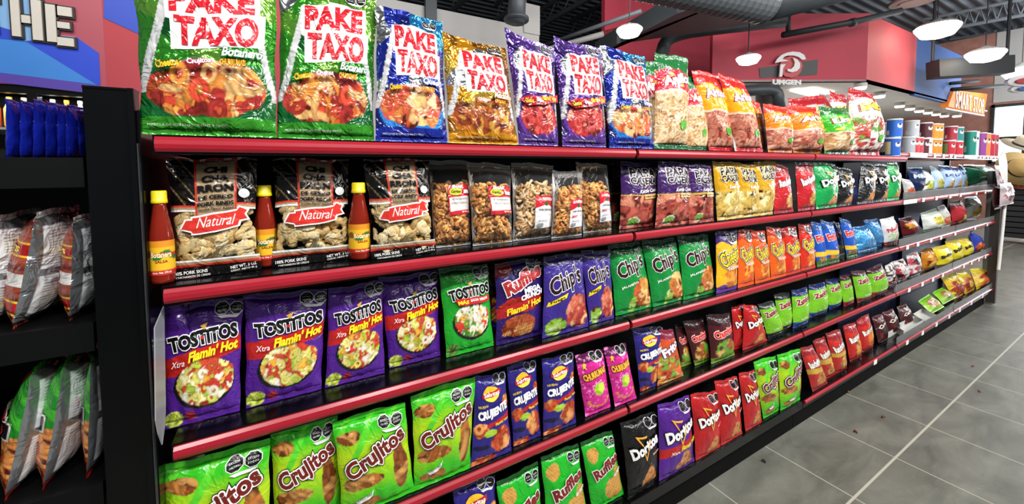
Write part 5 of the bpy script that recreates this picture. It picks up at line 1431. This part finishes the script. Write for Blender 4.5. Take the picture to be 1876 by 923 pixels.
B(0, 'ring_redgreen', 'shorter red ring-snack bag', (1259, 140), (1290, 146), (1299, 272), (1258, 271), Y=.06, name='ring_snack_bag')
g = 'yellow-headed bag of pink rings'
B(0, 'ring_yellow', g, (1266, 127), (1317, 137), (1346, 275), (1299, 273), Y=.05, name='ring_snack_bag')
B(0, 'ring_yellow', g, (1316, 133), (1364, 152), (1398, 275), (1350, 274), Y=.03, name='ring_snack_bag')
B(0, 'ring_orange', 'slim orange-headed ring bag', (1374, 181), (1392, 190), (1410, 277), (1393, 276), Y=.09, name='ring_snack_bag')
g = 'short orange-headed bag of pink rings'
B(0, 'ring_orange', g, (1397, 190), (1443, 196), (1451, 280), (1407, 279), Y=.03, name='ring_snack_bag')
B(0, 'ring_red', 'dark red pack standing behind the ring bags', (1444, 180), (1516, 174), (1520, 272), (1450, 272), Y=.22, name='ring_snack_bag')
B(0, 'ring_orange', g, (1442, 193), (1496, 196), (1505, 281), (1453, 280), Y=.055, name='ring_snack_bag')
B(0, 'ring_red', 'red-topped pack behind the green ring bag', (1519, 166), (1551, 176), (1556, 277), (1520, 277), Y=.2, name='ring_snack_bag')
B(0, 'ring_green', 'green-headed bag of pale rings', (1500, 195), (1554, 200), (1555, 284), (1511, 283), Y=.03, name='ring_snack_bag')
B(0, 'ring_red', 'tall shiny red and white mixed-snack bag', (1554, 160), (1598, 172), (1610, 283), (1554, 283), Y=.04, name='ring_snack_bag')
# second shelf
g = 'black and tan pork rind sack'
B(1, 'rind', g, (303, 268), (471, 282), (479, 492), (312, 516), name='pork_rind_bag')
B(1, 'rind', g, (499, 274), (638, 281), (648, 474), (498, 490), name='pork_rind_bag')
B(1, 'rind', g, (664, 280), (785, 286), (800, 461), (681, 478), name='pork_rind_bag')
g = 'clear sack of curls with red label'
B(1, 'curl_snak', g, (784, 292), (860, 295), (863, 449), (795, 455), name='fried_curl_bag')
B(1, 'curl_snak', g, (855, 296), (935, 302), (939, 444), (866, 451), name='fried_curl_bag')
B(1, 'curl_plain', 'clear sack of pale cracklings, white label', (936, 297), (1014, 302), (1010, 437), (940, 440), name='fried_curl_bag')
g = 'clear sack of spicy cracklings'
B(1, 'curl_spicy', g, (1012, 312), (1067, 315), (1066, 432), (1010, 437), name='fried_curl_bag')
B(1, 'curl_spicy', g, (1054, 296), (1112, 302), (1121, 424), (1069, 430), Y=None, dy=.02, name='fried_curl_bag')
B(1, 'cas_shaded', 'set-back kettle-chip bag with shade painted in', (1112, 300), (1160, 300), (1152, 415), (1118, 418), Y=.2, name='kettle_chip_bag')
g = 'purple-topped kettle-chip bag'
B(1, 'cas_purple', g, (1137, 296), (1205, 300), (1197, 416), (1135, 419), name='kettle_chip_bag')
B(1, 'cas_purple', g, (1206, 292), (1265, 300), (1262, 412), (1200, 416), name='kettle_chip_bag')
B(1, 'cas_purple', g, (1262, 300), (1303, 302), (1308, 407), (1262, 412), name='kettle_chip_bag')
g = 'yellow-topped kettle-chip bag'
B(1, 'cas_yellow', g, (1305, 293), (1353, 298), (1354, 401), (1314, 408), name='kettle_chip_bag')
B(1, 'cas_yellow', g, (1347, 298), (1382, 302), (1395, 400), (1353, 402), name='kettle_chip_bag')
B(1, 'cas_yellow', g, (1381, 292), (1422, 296), (1415, 393), (1390, 397), name='kettle_chip_bag')
g = 'red bag with white lettering'
B(1, 'red_white', g, (1421, 298), (1443, 306), (1454, 391), (1418, 394), name='chip_bag')
B(1, 'red_white', g, (1456, 297), (1489, 298), (1493, 388), (1462, 390), name='chip_bag')
B(1, 'tri_green', 'broad green triangle-chip bag', (1490, 297), (1530, 300), (1532, 382), (1495, 387), name='chip_bag')
g = 'black triangle-chip bag'
B(1, 'tri_black', g, (1530, 304), (1559, 309), (1560, 379), (1532, 382), name='chip_bag')
B(1, 'tri_black', g, (1578, 296), (1600, 300), (1600, 373), (1570, 377), name='chip_bag')
B(1, 'tri_black', g, (1601, 300), (1624, 300), (1624, 370), (1602, 373), name='chip_bag')
B(1, 'tri_green', 'narrow green triangle-chip bag', (1625, 296), (1643, 296), (1648, 368), (1625, 370), name='chip_bag')
B(1, 'navy', 'navy blue biscuit pouch', (1662, 306), (1690, 306), (1688, 348), (1668, 352), name='snack_pouch')
B(1, 'clear_orange', 'small cloudy clear pouch', (1651, 326), (1667, 330), (1676, 358), (1658, 361), name='snack_pouch')
B(1, 'lay_yel', 'white and yellow chip bag', (1691, 312), (1702, 316), (1711, 348), (1690, 352), name='chip_bag')
B(1, 'lay_grn', 'pale blue and green chip bag', (1703, 303), (1716, 308), (1729, 345), (1711, 348), name='chip_bag')
g = 'blue-topped chip bag'
B(1, 'lay_blue', g, (1719, 302), (1739, 304), (1744, 342), (1729, 345), name='chip_bag')
B(1, 'lay_blue', g, (1742, 304), (1752, 306), (1761, 339), (1745, 342), name='chip_bag')
B(1, 'lay_blue', g, (1756, 300), (1765, 304), (1771, 337), (1762, 340), name='chip_bag')
B(1, 'green_box', 'dark green glossy snack sack', (1764, 301), (1806, 302), (1814, 332), (1773, 337), name='snack_pouch')
# third shelf
g = 'purple tortilla-chip bag with prawn bowl'
B(2, 'tost_purple', g, (289, 562), (446, 543), (440, 754), (302, 788), name='chip_bag')
B(2, 'tost_purple', g, (446, 538), (600, 530), (588, 714), (450, 750), name='chip_bag')
B(2, 'tost_purple', g, (601, 529), (701, 513), (705, 682), (596, 714), name='chip_bag')
B(2, 'tost_purple', g, (692, 509), (802, 496), (807, 650), (714, 678), name='chip_bag')
B(2, 'tost_green', 'green tortilla-chip bag with salsa bowl', (803, 491), (893, 483), (904, 628), (818, 662), name='chip_bag')
B(2, 'ruffmega', 'purple ridged-chip bag hidden behind its twin', (884, 478), (940, 475), (940, 600), (894, 615), Y=.2, name='chip_bag')
B(2, 'ruffmega', 'purple ridged-chip bag with flames', (906, 482), (996, 471), (993, 617), (909, 630), name='chip_bag')
g = 'violet chip bag with black script'
B(2, 'chips_purple', g, (996, 469), (1066, 463), (1078, 600), (993, 620), name='chip_bag')
B(2, 'chips_purple', g, (1064, 460), (1117, 457), (1125, 583), (1080, 596), name='chip_bag')
g = 'green chip bag with dark script'
B(2, 'chips_green', g, (1114, 451), (1174, 440), (1195, 562), (1128, 580), name='chip_bag')
B(2, 'chips_green', g, (1175, 442), (1239, 435), (1253, 550), (1196, 562), name='chip_bag')
B(2, 'chips_green', g, (1241, 433), (1296, 429), (1310, 537), (1252, 549), name='chip_bag')
B(2, 'puff_yellow', 'yellow cheese-puff bag', (1311, 425), (1351, 421), (1350, 530), (1312, 538), name='puff_bag')
g = 'orange cheese-puff bag'
B(2, 'puff_orange', g, (1352, 421), (1376, 419), (1382, 521), (1352, 528), name='puff_bag')
B(2, 'puff_orange', g, (1375, 421), (1401, 423), (1412, 514), (1384, 522), name='puff_bag')
B(2, 'puff_orange', g, (1403, 415), (1430, 417), (1441, 507), (1413, 513), name='puff_bag')
g = 'bright red cheese-puff bag'
B(2, 'puff_red', g, (1431, 417), (1458, 414), (1467, 498), (1441, 506), name='puff_bag')
B(2, 'puff_red', g, (1462, 410), (1485, 410), (1494, 491), (1468, 497), name='puff_bag')
g = 'blue corn-chip bag with yellow stripe'
B(2, 'blue_frit', g, (1485, 405), (1504, 408), (1516, 487), (1497, 491), name='chip_bag')
B(2, 'blue_frit', g, (1503, 402), (1526, 408), (1538, 480), (1516, 486), name='chip_bag')
B(2, 'blue_frit', g, (1526, 405), (1537, 408), (1548, 474), (1538, 478), Y=.09, name='chip_bag')
B(2, 'blue_frit', g, (1537, 397), (1557, 405), (1571, 468), (1552, 474), name='chip_bag')
B(2, 'lblue', 'slumped sky-blue foil bag', (1562, 416), (1588, 412), (1606, 455), (1572, 463), lean=14, name='chip_bag')
B(2, 'lblue', 'leaning sky-blue foil bag', (1582, 403), (1607, 400), (1619, 447), (1602, 453), name='chip_bag')
B(2, 'white_red', 'white popcorn bag with red foot', (1612, 402), (1637, 396), (1644, 443), (1620, 450), name='chip_bag')
B(2, 'maroon', 'maroon and gold snack sack', (1646, 400), (1669, 395), (1682, 427), (1654, 436), name='snack_pouch')
B(2, 'green_yel', 'clear sack of yellow chips, green foot', (1686, 390), (1715, 381), (1722, 418), (1692, 425), name='snack_pouch')
B(2, 'clear_orange', 'clear sack of orange chips', (1717, 378), (1730, 374), (1741, 413), (1725, 417), name='snack_pouch')
B(2, 'clear_redyel', 'clear and red sack of yellow pieces', (1738, 368), (1760, 366), (1766, 404), (1745, 411), name='snack_pouch')
B(2, 'clear_yel', 'clear sack of yellow pieces near far end', (1767, 361), (1790, 358), (1789, 398), (1770, 404), name='snack_pouch')
# fourth shelf
g = 'bright green corn-twist bag'
B(3, 'twist', g, (292, 854), (494, 803), (500, 1010), (318, 1062), Y=.05, name='corn_twist_bag')
B(3, 'twist', g, (495, 790), (618, 757), (625, 935), (502, 985), Y=.07, name='corn_twist_bag')
B(3, 'twist', g, (609, 772), (742, 735), (760, 908), (627, 952), name='corn_twist_bag')
B(3, 'twist', g, (753, 724), (872, 687), (861, 868), (759, 903), name='corn_twist_bag')
g = 'indigo crunchy-chip bag with yellow sun'
B(3, 'crunch', g, (871, 690), (925, 680), (938, 832), (862, 859), name='chip_bag')
B(3, 'crunch', g, (928, 671), (981, 657), (991, 800), (941, 818), name='chip_bag')
B(3, 'crunch', g, (993, 658), (1050, 644), (1055, 779), (995, 797), name='chip_bag')
g = 'hot pink corn-strip bag'
B(3, 'pink', g, (1053, 650), (1105, 638), (1119, 746), (1073, 764), name='corn_strip_bag')
B(3, 'pink', g, (1106, 637), (1146, 628), (1166, 729), (1127, 747), name='corn_strip_bag')
B(3, 'crunch', 'broad indigo crunchy-chip bag', (1158, 600), (1215, 598), (1202, 706), (1173, 720), name='chip_bag')
B(3, 'orangemix', 'orange mixed-fry bag', (1208, 603), (1233, 603), (1252, 689), (1204, 708), name='chip_bag')
g = 'dark brown and red snack bag'
B(3, 'dark_brown', g, (1236, 595), (1256, 592), (1267, 673), (1249, 679), Y=.1, name='chip_bag')
B(3, 'dark_brown', g, (1251, 589), (1288, 582), (1302, 659), (1273, 671), name='chip_bag')
B(3, 'dark_brown', g, (1294, 577), (1337, 573), (1346, 655), (1303, 664), name='chip_bag')
g = 'red triangle-chip bag'
B(3, 'tri_red', g, (1340, 562), (1364, 556), (1366, 638), (1345, 644), Y=.08, name='chip_bag')
B(3, 'tri_red', g, (1362, 557), (1386, 560), (1406, 627), (1360, 641), name='chip_bag')
g = 'lime plantain-chip bag with dark foot'
B(3, 'zamb_black', g, (1388, 557), (1416, 550), (1437, 607), (1407, 622), name='plantain_chip_bag')
B(3, 'zamb_black', g, (1418, 539), (1447, 534), (1450, 594), (1428, 600), Y=.08, name='plantain_chip_bag')
g = 'lime plantain-chip bag with blue foot'
B(3, 'zamb_blue', g, (1450, 532), (1479, 525), (1481, 590), (1453, 604), name='plantain_chip_bag')
B(3, 'zamb_blue', g, (1481, 522), (1511, 516), (1516, 571), (1483, 582), name='plantain_chip_bag')
B(3, 'zamb_blue', g, (1512, 512), (1537, 508), (1541, 559), (1519, 568), name='plantain_chip_bag')
g = 'lime plantain-chip bag with maroon foot'
B(3, 'zamb_red', g, (1538, 506), (1555, 500), (1565, 555), (1546, 562), name='plantain_chip_bag')
B(3, 'zamb_red', g, (1559, 496), (1585, 495), (1597, 545), (1571, 556), name='plantain_chip_bag')
B(3, 'zamb_red', g, (1587, 493), (1615, 482), (1624, 532), (1598, 546), name='plantain_chip_bag')
g = 'black and white dotted candy pouch'
B(3, 'dots', g, (1621, 487), (1635, 479), (1644, 518), (1628, 526), name='candy_pouch')
B(3, 'dots', g, (1636, 479), (1655, 473), (1665, 509), (1645, 518), name='candy_pouch')
B(3, 'dots', g, (1660, 467), (1680, 459), (1686, 501), (1666, 510), name='candy_pouch')
B(3, 'amber', 'amber brown nut pouch', (1686, 459), (1706, 450), (1713, 488), (1690, 496), name='snack_pouch')
g = 'bright yellow peanut pouch'
B(3, 'yell', g, (1708, 454), (1733, 447), (1740, 483), (1717, 489), name='snack_pouch')
B(3, 'yell', g, (1731, 442), (1754, 438), (1760, 474), (1741, 480), name='snack_pouch')
B(3, 'yell', g, (1754, 437), (1774, 436), (1778, 466), (1762, 473), name='snack_pouch')
B(3, 'blue_or', 'blue pouch with orange contents picture', (1777, 422), (1790, 430), (1799, 458), (1780, 463), name='snack_pouch')
# base shelf
B(4, 'crunch', 'indigo bag low beside green ridged-chip bags', (828, 893), (906, 868), (915, 1005), (850, 1035), Y=.06, name='chip_bag')
g = 'green ridged-chip bag'
B(4, 'ruffgreen', g, (909, 883), (985, 845), (998, 988), (925, 1020), Y=.05, name='chip_bag')
B(4, 'ruffgreen', g, (990, 836), (1059, 811), (1075, 932), (1003, 965), Y=.05, name='chip_bag')
B(4, 'ruffgreen', g, (1063, 809), (1121, 786), (1143, 914), (1085, 938), Y=.05, name='chip_bag')
B(4, 'tri_black', 'black triangle-chip bag', (1136, 774), (1202, 752), (1206, 882), (1151, 904), name='chip_bag')
B(4, 'tri_purple', 'purple triangle-chip bag with flame band', (1205, 742), (1262, 724), (1272, 854), (1207, 874), name='chip_bag')
g = 'red triangle-chip bag'
B(4, 'tri_red', g, (1265, 722), (1314, 714), (1320, 825), (1275, 845), name='chip_bag')
B(4, 'tri_red', g, (1309, 698), (1350, 689), (1360, 802), (1321, 815), name='chip_bag')
B(4, 'tri_red', g, (1353, 684), (1382, 677), (1397, 782), (1366, 798), name='chip_bag')
g = 'small green corn-twist bag'
B(4, 'twist', g, (1380, 662), (1422, 650), (1428, 755), (1398, 765), name='corn_twist_bag')
B(4, 'twist', g, (1424, 649), (1466, 638), (1466, 746), (1430, 757), name='corn_twist_bag')
g = 'red bag with white castle emblem'
B(4, 'red_fire', g, (1465, 638), (1488, 631), (1517, 704), (1489, 722), name='chip_bag')
B(4, 'red_fire', g, (1489, 624), (1510, 615), (1532, 686), (1512, 696), name='chip_bag')
B(4, 'red_fire', g, (1512, 610), (1539, 602), (1552, 675), (1532, 684), name='chip_bag')
g = 'red bag with big orange flame'
B(4, 'red_flame', g, (1544, 597), (1567, 589), (1579, 653), (1557, 662), name='chip_bag')
B(4, 'red_flame', g, (1568, 587), (1591, 573), (1600, 635), (1580, 646), name='chip_bag')

SHELF = ['top shelf', 'second shelf', 'third shelf', 'fourth shelf', 'bottom shelf']
NUM = {2: 'two', 3: 'three', 4: 'four', 5: 'five'}
from collections import Counter
_cnt = Counter((b[0], b[2]) for b in BAGS); _seen = Counter()
for _i, (row, des, desc, TL, TR, BR, BL, k) in enumerate(BAGS):
    px4 = (TL, TR, BR, BL)
    q = quad_on(px4, row, k.get('Y'), k.get('lean', 5.0))
    if k.get('dy'):
        q = quad_on(px4, row, q[2][1] + k['dy'], 5.0)
    o, bag, org = make_bag(k['name'], q, px4, D[des], 100 + _i * 7)
    n = _cnt[(row, desc)]; j = _seen[(row, desc)]; _seen[(row, desc)] += 1
    if n == 1: tag(o, desc + ' on the ' + SHELF[row], 'snack bag')
    else: tag(o, '%s, %s of %s from black post, %s' % (desc, ORD[j], NUM[n], SHELF[row]), 'snack bag', '%ss on the %s' % (desc, SHELF[row]))
